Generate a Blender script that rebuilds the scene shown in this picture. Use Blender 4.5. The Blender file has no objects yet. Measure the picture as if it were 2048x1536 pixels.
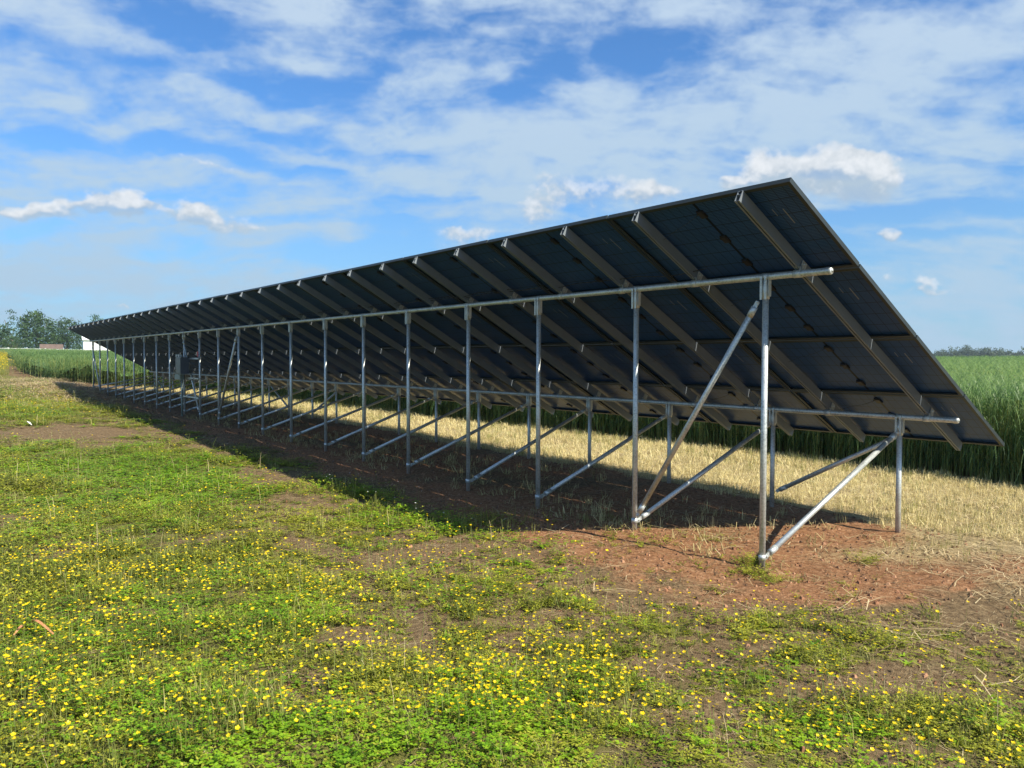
import bpy, math, random
import numpy as np
from mathutils import Matrix, Vector
random.seed(7); RNG = np.random.default_rng(11)
scene = bpy.context.scene
col = scene.collection

# ------------------------------------------------------------------ camera
CAM = np.array([-3.61205, 5.347417, 1.66112])
CR = np.array([-0.60885225, -0.79327113, 0.00445451])
CU = np.array([0.02475401, -0.01338608, 0.99960395])
CF = np.array([0.79289733, -0.60872138, -0.02778678])
cd = bpy.data.cameras.new('camera'); cam = bpy.data.objects.new('camera', cd); col.objects.link(cam)
cd.sensor_width = 36.0; cd.lens = 36.0 * 1547.137 / 2048.0
cd.clip_start = 0.05; cd.clip_end = 6000.0
cam.matrix_world = Matrix(((CR[0], CU[0], -CF[0], CAM[0]), (CR[1], CU[1], -CF[1], CAM[1]), (CR[2], CU[2], -CF[2], CAM[2]), (0, 0, 0, 1)))
scene.camera = cam

# ------------------------------------------------------------------ exposure, sun, sky
scene.view_settings.view_transform = 'Standard'; scene.view_settings.look = 'None'
scene.view_settings.exposure = 0.85
scene.view_settings.gamma = 1.0
scene.cycles.max_bounces = 6; scene.cycles.volume_bounces = 0; scene.cycles.transparent_max_bounces = 6
SUN = Vector((-1.074, -0.25, 1.0)).normalized()      # direction towards the sun
sl = bpy.data.lights.new('sun', 'SUN'); sl.energy = 5.0; sl.angle = math.radians(0.5); sl.color = (1.0, 0.93, 0.78)
so = bpy.data.objects.new('sun', sl); col.objects.link(so)
so.rotation_euler = (-SUN).to_track_quat('-Z', 'Y').to_euler()

# high cloud: streaks, gaps in it, and the low cumulus: (azimuth, elevation, half sizes, tilt, weight), radians
GREEN = [(8.61,3.0,-0.17,-0.9,-0.34,0.21,1.0),(5.89,2.83,-0.39,-1.48,-0.86,0.56,0.9),(6.25,4.21,-0.27,-2.33,-1.16,0.76,0.4),(4.07,3.54,-0.27,-1.14,-1.17,0.78,0.3),(-0.5,3.85,-0.67,-1.39,-3.09,2.21,0.7),(0.48,4.57,-0.36,-1.88,-2.52,1.79,0.4),(1.15,3.41,-1.35,-3.3,-2.9,2.01,0.4),(-0.57,3.08,-1.42,-1.9,-1.86,1.32,0.9),(-1.72,2.08,-3.69,-2.17,-3.94,2.81,0.9),(-1.16,1.63,-2.45,-1.64,-3.08,2.16,0.4),(-0.12,2.05,-3.16,-3.36,-3.82,2.66,0.2),(26.41,2.42,-0.12,-1.18,-0.11,0.06,0.7),(1.59,4.21,-0.63,-2.86,-2.27,1.58,0.4),(-2.1,1.29,-5.08,-1.93,-4.07,2.89,0.5),(-1.23,-0.19,-3.39,-1.48,-3.68,2.68,0.5),(0.62,2.97,-1.97,-3.51,-3.73,2.59,0.4),(-0.75,1.85,-2.29,-1.89,-4.02,2.81,0.3),(-0.77,0.28,-3.39,-1.92,-5.59,3.84,0.4),(-0.47,2.6,-2.42,-2.78,-4.98,3.51,0.3),(2.33,3.56,-0.91,-3.01,-2.54,1.73,0.3),(0.07,0.13,-4.77,-3.39,-5.0,3.39,0.6),(-0.03,-0.19,-7.32,-4.77,-5.81,4.2,0.6)]
BARE = [(13.52,2.94,-0.09,-0.61,-0.45,0.27,1.25),(0.63,3.34,-3.25,-6.87,-5.1,3.56,0.8),(0.11,3.75,-3.17,-7.39,-7.66,5.42,0.6),(-0.73,2.12,-4.53,-4.08,-5.46,3.84,0.8),(-1.28,2.35,-4.22,-3.32,-5.73,4.07,0.8),(-1.63,1.19,-2.88,-1.4,-4.65,3.27,0.8),(4.62,2.22,-0.56,-1.49,-2.18,1.42,0.6),(5.56,4.59,-0.28,-3.37,-2.93,1.93,0.6),(-0.15,1.53,-1.26,-1.15,-6.1,4.22,0.4),(-0.42,0.2,-0.82,-0.51,-1.72,1.2,0.8),(-1.46,-0.18,-2.05,-0.81,-1.74,1.26,0.5),(0.34,4.64,-1.44,-7.89,-8.23,5.86,0.4),(1.45,4.72,-1.02,-8.01,-5.44,3.81,0.3),(-1.92,2.02,-7.41,-3.83,-9.55,6.83,0.6),(1.84,1.81,-0.5,-0.77,-2.17,1.46,0.35),(3.15,3.48,-1.14,-4.09,-3.37,2.27,0.3),(1.9,2.44,-0.99,-1.87,-3.59,2.44,0.3),(0.27,2.46,-3.15,-4.24,-7.72,5.36,0.3),(-1.08,3.04,-7.54,-8.33,-11.5,8.21,0.4),(-0.2,-0.14,-0.55,-0.34,-1.37,0.96,0.5),(1.05,0.65,-1.12,-1.11,-1.72,1.15,0.5),(-0.87,1.55,-4.79,-3.49,-5.43,3.8,0.5),(2.01,4.81,-1.23,-12.52,-7.64,5.31,0.3),(2.41,2.07,-0.55,-1.01,-1.82,1.22,0.35),(6.19,1.63,-0.63,-1.67,-0.98,0.62,0.6),(1.03,1.89,-0.99,-1.33,-2.71,1.85,0.25),(0.37,2.76,-1.47,-2.27,-3.7,2.58,0.2),(-0.07,2.13,-1.8,-1.99,-3.98,2.77,0.2),(9.7,1.49,-0.6,-2.05,-0.92,0.56,0.5),(0.16,1.45,-1.29,-1.26,-3.46,2.38,0.4)]
RED = [(0.7,-0.76,-0.56,-0.4,-0.67,0.48,1.1),(2.09,0.17,-0.61,-0.68,-1.34,0.91,0.7),(-0.17,-2.31,-1.79,-0.81,-1.39,0.93,0.9),(-0.43,-0.04,-2.23,-1.33,-1.66,1.18,0.8),(0.67,0.63,-1.67,-1.53,-2.26,1.53,0.5),(6.96,-0.58,-0.21,-0.38,-0.62,0.42,0.6),(11.11,-0.65,-0.2,-0.48,-0.66,0.45,0.5),(4.27,-2.78,-0.83,-0.81,-1.5,0.93,0.6),(7.62,-3.01,-0.33,-0.44,-1.43,0.85,0.6),(2.05,-2.65,-0.7,-0.5,-2.16,1.38,0.7),(-0.24,0.86,-1.96,-1.48,-3.79,2.6,0.4),(11.42,-1.88,-0.17,-0.35,-1.03,0.67,0.5),(3.2,-0.45,-0.37,-0.44,-1.13,0.79,0.7),(-1.59,1.64,-1.26,-0.7,-2.44,1.73,0.15)]
FLOW = [(1.5,4.23,-0.64,-2.91,-3.15,2.19,0.9),(3.29,4.49,-0.34,-2.68,-1.95,1.33,0.7),(5.02,4.4,-0.3,-2.67,-2.73,1.81,0.7),(2.26,3.9,-0.61,-2.45,-2.67,1.83,0.7),(2.08,3.64,-1.43,-4.71,-3.46,2.37,0.6),(1.6,4.81,-0.54,-5.0,-3.51,2.46,0.5),(1.16,4.31,-0.83,-3.74,-4.33,3.03,0.8),(0.67,5.01,-0.71,-8.38,-4.02,2.86,1.1),(-0.22,4.25,-1.67,-5.09,-5.33,3.81,1.0),(-0.48,4.03,-2.07,-4.92,-6.51,4.67,0.9),(0.44,3.14,-4.07,-7.48,-3.45,2.41,0.9),(-0.62,2.72,-2.3,-2.64,-2.27,1.6,1.4),(-0.78,3.15,-2.37,-3.06,-4.15,2.96,1.2),(-1.25,2.96,-2.73,-2.72,-6.43,4.6,0.8),(-0.43,3.28,-2.76,-4.26,-5.97,4.24,0.7),(0.37,3.44,-2.62,-5.44,-5.72,4.02,0.5),(-1.23,1.4,-5.44,-3.32,-6.62,4.65,0.7),(-1.53,1.63,-5.27,-2.99,-8.91,6.3,0.7),(1.68,2.38,-2.1,-3.76,-3.76,2.55,1.0),(2.12,2.23,-1.44,-2.65,-5.23,3.53,0.6),(5.13,2.49,-0.65,-1.99,-1.79,1.16,0.3),(3.09,3.07,-0.65,-1.91,-2.39,1.61,0.4),(0.95,1.04,-3.39,-3.6,-4.05,2.74,0.3),(2.28,1.2,-2.46,-3.5,-5.31,3.53,0.6),(1.2,2.96,-1.1,-2.21,-3.22,2.22,0.5),(-1.94,1.05,-4.67,-1.85,-5.9,4.17,0.6),(1.31,5.02,-0.52,-7.43,-4.13,2.91,0.8),(2.21,4.24,-0.62,-3.18,-4.71,3.25,0.6),(0.77,2.34,-1.63,-2.39,-4.27,2.94,0.4),(0.46,3.81,-2.27,-5.98,-5.1,3.59,0.4),(0.84,2.03,-2.06,-2.78,-5.06,3.47,0.3),(0.27,4.78,-0.64,-4.2,-5.94,4.25,0.5),(22.92,2.76,-0.09,-0.89,-0.21,0.12,0.9),(0.87,4.61,-0.6,-3.56,-3.28,2.32,0.5),(-0.09,4.11,-1.26,-3.56,-4.2,2.99,0.6),(0.01,3.16,-2.1,-3.49,-4.05,2.85,0.5),(1.6,3.15,-0.75,-1.78,-2.39,1.64,0.4),(-1.35,2.51,-2.9,-2.33,-5.79,4.13,0.4)]
STRAW = [(-0.48,-2.43,-1.27,-0.52,-0.97,0.65,0.9),(-1.34,-1.08,-3.34,-1.2,-1.92,1.39,0.5),(-0.12,-1.03,-1.38,-0.76,-2.32,1.67,0.5),(4.36,2.32,-0.44,-1.15,-2.32,1.51,0.4),(0.84,2.03,-0.55,-0.74,-3.54,2.43,0.2),(1.66,-0.83,-0.94,-0.81,-2.22,1.59,0.4),(1.21,-1.47,-2.06,-1.46,-3.55,2.53,0.4),(30.31,2.04,-0.07,-0.7,-0.15,0.08,1.2),(23.49,1.79,-0.16,-1.25,-0.34,0.19,0.9),(8.94,0.23,-0.15,-0.38,-0.63,0.4,0.3),(-1.39,0.38,-2.75,-1.25,-6.94,4.82,0.3)]
WISP = [(-0.22,0.348,0.072,0.014,-3.03,0.55),(-0.33,0.351,0.08,0.014,-3.124,0.8),(-0.48,0.341,0.103,0.015,-2.97,0.55),(-0.561,0.339,0.052,0.023,-2.498,0.3),(-0.209,0.282,0.208,0.032,-3.129,0.75),(-0.449,0.277,0.193,0.035,-3.066,0.7),(-0.702,0.266,0.257,0.053,3.049,0.7),(-0.92,0.292,0.235,0.063,3.006,0.55),(-1.088,0.334,0.146,0.042,3.068,0.6),(-0.796,0.409,0.172,0.037,-3.09,0.35),(-0.511,0.397,0.172,0.043,-3.121,0.35),(-0.133,0.214,0.122,0.021,3.113,0.5),(-1.141,0.249,0.125,0.048,3.113,0.5),(-0.182,0.137,0.151,0.022,3.106,0.3),(-0.4,0.216,0.099,0.015,-3.096,0.5),(-0.473,0.168,0.086,0.013,3.072,0.6),(-0.733,0.352,0.096,0.033,-2.795,0.3),(-1.192,0.093,0.076,0.049,-3.091,0.3),(-0.166,0.086,0.21,0.034,3.092,0.3),(-1.167,0.155,0.087,0.014,-3.119,0.35),(-0.638,0.307,0.097,0.035,-2.986,0.5),(-0.111,0.339,0.099,0.011,2.939,0.25),(-0.329,0.099,0.172,0.018,-3.125,0.2),(-1.007,0.252,0.11,0.022,-3.055,0.3),(-0.127,0.122,0.086,0.007,3.106,0.35),(-0.283,0.121,0.111,0.007,-3.137,0.35),(-0.099,0.088,0.074,0.005,3.082,0.3),(-0.364,0.164,0.07,0.005,-3.123,0.35),(-0.449,0.176,0.067,0.01,3.066,0.4),(-1.204,0.231,0.09,0.016,3.116,0.4),(-0.234,0.072,0.107,0.006,3.067,0.25),(-1.193,0.06,0.071,0.006,3.112,0.3)]
HOLE = [(-0.247,0.369,0.082,0.021,-2.938,0.9),(-0.307,0.394,0.063,0.025,3.0,0.7),(-0.341,0.316,0.108,0.013,-3.036,0.7),(-0.364,0.268,0.123,0.009,-3.049,0.55),(-0.364,0.237,0.147,0.011,-3.039,0.55),(-0.124,0.244,0.037,0.008,3.092,0.6),(-0.092,0.331,0.044,0.01,2.935,0.4),(-0.834,0.38,0.074,0.02,3.073,0.9),(-0.676,0.33,0.036,0.026,2.647,0.7),(-0.701,0.363,0.036,0.028,-3.129,0.4),(-0.412,0.178,0.089,0.016,3.093,0.7),(-0.364,0.124,0.152,0.013,-3.111,0.4),(-1.132,0.169,0.13,0.012,-3.118,0.8),(-0.86,0.256,0.119,0.007,-3.128,0.6),(-1.142,0.143,0.075,0.007,-3.071,0.4),(-1.153,0.383,0.047,0.012,-2.946,0.3),(-0.53,0.204,0.074,0.012,-2.999,0.5),(-0.284,0.247,0.064,0.008,-3.096,0.3),(-0.479,0.141,0.075,0.018,2.939,0.5),(-0.086,0.174,0.054,0.006,3.026,0.3),(-0.437,0.355,0.034,0.011,3.061,0.3),(-0.966,0.322,0.034,0.006,-2.877,0.3)]
CUM = [(-0.099,0.162,0.029,0.007,3.037,0.9),(-0.142,0.167,0.058,0.008,3.063,0.75),(-0.185,0.178,0.026,0.012,3.123,1.0),(-0.208,0.171,0.036,0.008,3.131,0.6),(-0.27,0.179,0.025,0.013,-3.107,0.85),(-0.289,0.169,0.038,0.011,-3.063,0.6),(-0.329,0.159,0.028,0.007,-3.109,0.45),(-0.6,0.159,0.035,0.011,3.129,0.65),(-0.687,0.187,0.039,0.014,-3.14,0.55),(-0.696,0.235,0.028,0.012,-2.884,0.35),(-0.766,0.214,0.093,0.018,-3.122,0.38),(-0.715,0.206,0.05,0.013,-3.134,0.3),(-0.835,0.21,0.036,0.013,-3.108,0.55),(-0.976,0.229,0.037,0.017,-3.071,1.2),(-1.008,0.218,0.028,0.017,-3.067,0.9),(-1.058,0.225,0.043,0.02,-2.979,1.25),(-1.085,0.21,0.035,0.019,-2.978,0.9),(-1.031,0.199,0.06,0.013,-3.014,0.75),(-0.938,0.221,0.024,0.007,-3.082,1.0),(-1.105,0.152,0.017,0.007,-3.073,0.55),(-1.104,0.146,0.023,0.005,-3.076,0.5),(-1.149,0.095,0.017,0.007,-3.095,0.6),(-1.148,0.087,0.03,0.004,-3.1,0.4),(-1.102,0.097,0.008,0.006,-3.1,0.4),(-0.191,0.06,0.008,0.002,3.107,0.6),(-0.284,0.23,0.048,0.005,-2.94,0.35),(-0.961,0.099,0.017,0.008,-3.115,0.4)]

def hash3(i, j, k, seed):
    h = (i * 374761393 + j * 668265263 + k * 2147483647 + seed * 974634777) & 0xFFFFFFFF
    h = ((h ^ (h >> 13)) * 1274126177) & 0xFFFFFFFF
    h = ((h ^ (h >> 16)) * 2246822519) & 0xFFFFFFFF
    return ((h ^ (h >> 15)) & 0xFFFF).astype(np.float32) / 65535.0
def vn3(x, y, z, seed):          # smooth value noise, mean 0
    xi = np.floor(x); yi = np.floor(y); zi = np.floor(z)
    fx = (x - xi).astype(np.float32); fy = (y - yi).astype(np.float32); fz = (z - zi).astype(np.float32)
    xi = xi.astype(np.int64); yi = yi.astype(np.int64); zi = zi.astype(np.int64)
    fx = fx * fx * fx * (fx * (fx * 6 - 15) + 10); fy = fy * fy * fy * (fy * (fy * 6 - 15) + 10); fz = fz * fz * (3 - 2 * fz)
    r = 0
    for a in (0, 1):
        wa = fx if a else 1 - fx
        for b in (0, 1):
            wb = fy if b else 1 - fy
            for c in (0, 1):
                r = r + wa * wb * (fz if c else 1 - fz) * hash3(xi + a, yi + b, zi + c, seed)
    return r - 0.5
def fbm(x, y, z, seed, octs=5, rough=0.5):
    a = 1.0; s = 0; n = 0
    for o in range(octs):
        s = s + a * vn3(x * 2 ** o + 17.3 * o, y * 2 ** o - 9.1 * o, z * 2 ** o + 3.7 * o, seed + o); n += a; a *= rough
    return s / n * 2.0           # about -0.6 .. 0.6
def vfbm2(x, y, seed, octs=5, rough=0.5):
    return fbm(x, y, np.full_like(x, 0.37), seed, octs, rough)
def sstep(v, a, b):
    t = np.clip((v - a) / (b - a), 0, 1); return t * t * (3 - 2 * t)
def blobsum(az, el, lst, r0, r1, tilt=False):
    tot = np.zeros_like(az); ty = np.zeros_like(az)
    for (a, e, ra, re, rot, w) in lst:
        dx = (az - a) * math.cos(e); dy = el - e; c, s = math.cos(rot), math.sin(rot)
        X = (dx * c + dy * s) / ra; Y = (-dx * s + dy * c) / re
        g = w * (1 - sstep(np.hypot(X, Y), r0, r1)); tot += g
        if tilt: ty += g * (Y if abs(rot) < 1.6 else -Y)
    return (tot, ty) if tilt else tot
def clouds(az, el):
    dx = np.cos(el) * np.cos(az); dy = np.cos(el) * np.sin(az); dz = np.sin(el)
    zc = np.maximum(dz, 0) + 0.16; px = dx / zc; py = dy / zc
    # warped direction for the placed streaks and gaps
    wa = az + 0.030 * fbm(dx * 5, dy * 5, dz * 9, 1, 3) * 0.8 + 0.020 * fbm(dx * 18, dy * 18, dz * 40, 5, 4)
    we = el + 0.022 * fbm(dx * 5, dy * 5, dz * 9, 31, 3) * 0.7 + 0.011 * fbm(dx * 18, dy * 18, dz * 40, 35, 4)
    W = blobsum(wa, we, WISP, 0.05, 1.75); H = blobsum(wa, we, HOLE, 0.15, 1.7)
    # overhead layer, drawn out by the wind
    qx = px + 0.45 * fbm(px * 0.9, py * 0.9, dz * 0, 51, 3); qy = py + 0.45 * fbm(px * 0.9 + 9, py * 0.9, dz * 0, 61, 3)
    ca, sa = math.cos(math.radians(52)), math.sin(math.radians(52))
    rx = qx * ca + qy * sa; ry = -qx * sa + qy * ca
    t1 = fbm(rx * 0.8, ry * 2.6, dz * 0 + 3.1, 71, 6, 0.55)
    # filaments that follow the local warp
    fx_ = wa * 8 + 0.45 * fbm(dx * 12, dy * 12, dz * 12, 81, 3); fy_ = (we + 0.10 * wa * np.sin(wa * 2.2 + 2.6)) * 34
    t2 = fbm(fx_, fy_, dz * 0, 91, 6, 0.6)
    t3 = fbm(dx * 24, dy * 24, dz * 44, 101, 6, 0.6)
    W = 1.02 * (1 - np.exp(-W / 0.8))
    t4 = fbm(wa * 5 + 3, (we + 0.04 * np.sin(wa * 3)) * 58, dz * 0 + .7, 171, 5, 0.6) * (1 - sstep(el, .16, .34))
    dens = 0.49 + W - 1.2 * H + 0.65 * t1 + 1.2 * t2 + 0.8 * t3 + 1.0 * t4
    veil = sstep(dens, -0.22, 1.5) * 0.97
    # cumulus
    ca_ = az + 0.012 * fbm(dx * 22, dy * 22, dz * 30, 111, 3); ce = el + 0.010 * fbm(dx * 24, dy * 24, dz * 30, 121, 3)
    bil = np.abs(fbm(dx * 55, dy * 55, dz * 70, 131, 4, 0.55))
    ca_ = ca_ + 0.008 * fbm(dx * 70, dy * 70, dz * 90, 141, 3); ce = ce + 0.007 * fbm(dx * 70, dy * 70, dz * 90, 151, 3)
    C, Cy = blobsum(ca_, ce, CUM, 0.0, 1.75, True)
    fine = fbm(dx * 80, dy * 80, dz * 100, 161, 5, 0.62)
    m = C * 1.5 + 0.3 * fine + (0.30 - 1.3 * bil) * 0.4
    up = sstep(Cy + 0.4 * fine, -0.5, 0.35)
    lo = 0.22; hi = 0.62 + 0.9 * (1 - up)
    t = np.clip((m - lo) / (hi - lo), 0, 1); cm = t * t * (3 - 2 * t) * np.clip(C * 1.6, 0, 1)
    cm = cm * (0.52 + 0.40 * up)
    shade = np.clip(up * (0.8 + 0.5 * fine) - 0.25 * np.clip(bil * 2.2 - 0.25, 0, 1), 0, 1)
    return veil, cm, shade


def cloud_image(name, w, h, a0, a1, e0, e1):
    az, el = np.meshgrid(a0 + (np.arange(w) + .5) / w * (a1 - a0), e0 + (np.arange(h) + .5) / h * (e1 - e0))
    V, C, S = clouds(az, el)
    px = np.stack([V, C, S, np.ones_like(V)], -1).astype(np.float32)
    im = bpy.data.images.new(name, w, h, alpha=False, float_buffer=True); im.colorspace_settings.name = 'Non-Color'
    im.pixels.foreach_set(px.ravel()); im.update(); im.pack()
    return im
def lin(r, g, b, k=1.0):
    f = lambda c: (c / 12.92 if c < .04 else ((c + .055) / 1.055) ** 2.4) * k
    return (f(r / 255), f(g / 255), f(b / 255), 1)
def new_world():
    w = bpy.data.worlds.new('World'); scene.world = w; w.use_nodes = True
    nt = w.node_tree; nt.nodes.clear(); N = nt.nodes.new; L = nt.links.new
    def math_(op, a, b=None):
        n = N('ShaderNodeMath'); n.operation = op
        for i, v in enumerate((a, b)):
            if v is None: continue
            if isinstance(v, (int, float)): n.inputs[i].default_value = v
            else: L(v, n.inputs[i])
        return n.outputs[0]
    def mr(v, a, b, c=0.0, d=1.0, kind='LINEAR'):
        n = N('ShaderNodeMapRange'); n.interpolation_type = kind; L(v, n.inputs[0])
        for i, x in enumerate((a, b, c, d)): n.inputs[i + 1].default_value = x
        return n.outputs[0]
    def mix(f, a, b):
        n = N('ShaderNodeMix'); n.data_type = 'RGBA'; L(f, n.inputs[0])
        for i, v in ((6, a), (7, b)):
            if isinstance(v, tuple): n.inputs[i].default_value = v
            else: L(v, n.inputs[i])
        return n.outputs[2]
    tc = N('ShaderNodeTexCoord'); sx = N('ShaderNodeSeparateXYZ'); L(tc.outputs['Generated'], sx.inputs[0])
    az = math_('ARCTAN2', sx.outputs[1], sx.outputs[0]); el = math_('ARCSINE', sx.outputs[2])
    def tex(name, w_, h_, a0, a1, e0, e1):
        cb = N('ShaderNodeCombineXYZ'); L(mr(az, a0, a1), cb.inputs[0]); L(mr(el, e0, e1), cb.inputs[1])
        t = N('ShaderNodeTexImage'); t.image = cloud_image(name, w_, h_, a0, a1, e0, e1); t.extension = 'EXTEND'; t.interpolation = 'Cubic' if w_ > 1200 else 'Linear'
        L(cb.outputs[0], t.inputs[0]); return t.outputs[0]
    R = math.radians
    A = tex('cloud_cover_south', 1600, 560, R(-80), R(6), R(-1), R(32)); B = tex('cloud_cover_round', 900, 225, -math.pi, math.pi, R(-1), R(90))
    inside = math_('MULTIPLY', math_('MULTIPLY', math_('GREATER_THAN', az, R(-79.9)), math_('LESS_THAN', az, R(5.9))), math_('LESS_THAN', el, R(31.9)))
    m = mix(inside, B, A); sp = N('ShaderNodeSeparateColor'); L(m, sp.inputs[0])
    sky = N('ShaderNodeTexSky'); sky.sky_type = 'NISHITA'; sky.sun_disc = False
    sky.sun_elevation = math.asin(SUN.z); sky.sun_rotation = math.atan2(SUN.x, SUN.y)
    sky.air_density = 1.0; sky.dust_density = 0.5; sky.ozone_density = 3.0; sky.altitude = 200
    tn = N('ShaderNodeVectorMath'); tn.operation = 'MULTIPLY'; L(sky.outputs[0], tn.inputs[0]); tn.inputs[1].default_value = (.42, .73, 1.0); S = tn.outputs[0]
    S = mix(mr(el, 0.0, 0.32, 0.62, 0.0, 'SMOOTHSTEP'), S, lin(146, 186, 211, 5.6))
    S = mix(sp.outputs[0], S, mix(mr(el, 0.0, 0.40), lin(172, 203, 226, 5.6), lin(192, 213, 235, 5.7)))
    S = mix(sp.outputs[1], S, mix(sp.outputs[2], lin(178, 192, 204, 5.5), lin(238, 241, 244, 5.7)))
    bg = N('ShaderNodeBackground'); bg.inputs['Strength'].default_value = 0.1; L(S, bg.inputs[0])
    out = N('ShaderNodeOutputWorld'); L(bg.outputs[0], out.inputs[0])
new_world()

# ------------------------------------------------------------------ ground shape
TX = [0.05, 1.444, 2.883, 4.233, 5.694, 7.042, 8.416, 9.916, 11.374, 12.775, 14.161, 15.617, 16.973, 18.405, 19.838, 21.295, 22.738, 24.176, 25.541, 26.954, 28.415, 29.79]
SX = [0.023, 1.418, 2.91, 4.371, 5.736, 7.09, 8.448, 9.828, 11.3, 12.707, 14.057, 15.55, 16.944, 18.366, 19.8, 21.2, 22.64, 24.06, 25.46, 26.88, 28.3, 29.7]
D = 2.16827; ZT = 2.349; ZS = 1.15205; M = 0.002207
BUMPS = [(0.02, -2.17, .7, -.03), (2.9, -2.17, .8, .033), (4.37, -2.17, .8, .022), (2.6, .0, .6, .004), (4.2, 0, .6, -.012), (1.4, .0, .5, .010), (-.15, -.1, .16, -.05), (.75, .55, .5, .03), (2.3, .9, .7, .02),
         (30.5, 1.5, 2.2, .28), (36.0, 1.3, 3.2, .30), (27.0, 1.0, 1.5, .10), (33, -.4, 1.0, .10), (-1.2, -.6, .8, .02)]
BUMPS += [(x, .0, .13, .022) for x in TX[1:]] + [(x, -D, .13, .028) for x in SX]
def ground_z(x, y):
    x = np.asarray(x, float); y = np.asarray(y, float)
    xx = np.clip(x, -8, 33.0); t = np.clip(-y / D, 0, 1)
    z = 0.02086 * xx * (1 - t) + t * (0.02379 + 0.02068 * xx) - 0.00029079 * xx * xx
    fx = np.maximum(x - 33.0, 0); fy = np.maximum(-y - 8.0, 0)
    rise = lambda d, s, c: np.where(d < c, s * d * (1 - 0.5 * d / c) * 2 * 0.62, s * c * 0.62 - -(d - c) * 0.004)
    a = rise(fx, .0205, 165.0); b = rise(fy, .0128, 190.0)
    f = np.where(fx + fy > 0, (a * fx + b * fy) / np.maximum(fx + fy, 1e-6), 0.0)
    z = z + f
    for (cx, cy, r, h) in BUMPS: z = z + h * np.exp(-((x - cx) ** 2 + (y - cy) ** 2) / (r * r))
    return z
def rough(x, y):
    near = np.clip(1 - (np.hypot(x - 2, y) - 20) / 25, 0, 1)
    return near * (0.035 * vfbm2(x * .9, y * .9, 201, 4) + 0.026 * vfbm2(x * 4.0, y * 4.0, 202, 4, .6) + .012 * np.clip(vfbm2(x * 9, y * 9, 203, 2), 0, 1))
def gz(x, y): return ground_z(x, y) + rough(np.asarray(x, float), np.asarray(y, float))
def zone(lst, x, y):
    t = np.zeros_like(x)
    for (cx, cy, a, b, c, d, w) in lst:
        u = (x - cx) * a + (y - cy) * b; v = (x - cx) * c + (y - cy) * d
        t += w * np.exp(-(u * u + v * v) * 0.9)
    return t
CROPX = np.array([-60, -4, .7, 2.9, 4.6, 6.28, 8.2, 10.95, 13.25, 16.8, 20, 23.5, 28.1, 31.2, 33.3])
CROPY = np.array([-6.1, -6.3, -6.25, -6.35, -6.25, -6.05, -5.78, -5.45, -5.1, -4.95, -4.95, -4.92, -4.8, -4.3, -3.3])
def in_crop(x, y, inset=0.0):
    j = 0.12 * vfbm2(x * 1.3, y * 1.3, 210, 3)
    s1 = (np.interp(x, CROPX, CROPY) + j - inset) - y                 # >0: beyond the long edge
    xe = np.interp(y, [-3.4, -2, -.9, .15, .5], [33.6, 34.2, 34.3, 38.0, 52.0])
    s2 = np.minimum((x - xe) + j - inset, (0.15 + np.clip(x - 38, 0, 15) * .022 - np.maximum(x - 53, 0) * .074) - y - inset)
    return np.maximum(s1, s2)
def meadow(x, y):                                                     # 1 where the weeds grow, 0 under the array and on the stubble
    yb = .85 + np.clip(x, -2.2, 0) * 1.05 + .5 * vfbm2(x * .8, y * .8, 220, 3)
    return sstep(y - yb, -.35, .45)
def weeds(x, y):
    n = vfbm2(x * 1.1, y * 1.1, 230, 5, .6)
    n2 = vfbm2(x * 4.5, y * 4.5, 232, 3, .6)
    g = .66 + 1.2 * n + 1.2 * n2 + .6 * zone(GREEN, x, y) - 1.0 * zone(BARE, x, y) - .5 * zone(RED, x, y)
    g = g - .13 * np.clip(1.5 - x, 0, 4) * np.clip((3.6 - y) / 3, 0, 1)
    return np.clip(g, 0, 1.3) * meadow(x, y)
def stubble(x, y):
    e = in_crop(x, y)
    return sstep(-2.38 - y + .3 * vfbm2(x * .9, y * .9, 240, 3) - np.clip(-x - .2, 0, 3) * .5, -.1, .25) * sstep(-e, -.1, .02)
def straw(x, y): return np.clip(zone(STRAW, x, y) * 1.0 + .8 * sstep(-2.1 - y, 0, .5) * sstep(.5 - x, 0, 1), 0, 1.3) * sstep(-in_crop(x, y), -.2, .1)

# ------------------------------------------------------------------ mesh helpers
def quads_object(name, Q, mats, midx=None, tint=None, kind=None, label=None, cat=None):
    """Q: (n,4,3) free quads -> one mesh object"""
    n = len(Q); me = bpy.data.meshes.new(name)
    me.vertices.add(n * 4); me.vertices.foreach_set('co', np.ascontiguousarray(Q, dtype=np.float32).ravel())
    me.loops.add(n * 4); me.loops.foreach_set('vertex_index', np.arange(n * 4, dtype=np.int32))
    me.polygons.add(n); me.polygons.foreach_set('loop_start', np.arange(0, n * 4, 4, dtype=np.int32))
    me.polygons.foreach_set('loop_total', np.full(n, 4, dtype=np.int32))
    for m in mats: me.materials.append(m)
    if midx is not None: me.polygons.foreach_set('material_index', np.ascontiguousarray(midx, dtype=np.int32))
    if tint is not None:
        a = me.attributes.new('tint', 'FLOAT', 'FACE'); a.data.foreach_set('value', np.ascontiguousarray(tint, dtype=np.float32))
    me.update(calc_edges=True)
    o = bpy.data.objects.new(name, me); col.objects.link(o)
    tag(o, label, cat, None, kind)
    return o
def tag(o, label=None, cat=None, group=None, kind=None):
    if label: o['label'] = label
    if cat: o['category'] = cat
    if group: o['group'] = group
    if kind: o['kind'] = kind
def empty(name, loc, label, cat, group=None, rz=0):
    o = bpy.data.objects.new(name, None); o.empty_display_size = .1; col.objects.link(o)
    o.location = loc; o.rotation_euler = (0, 0, rz); tag(o, label, cat, group); return o
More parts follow.
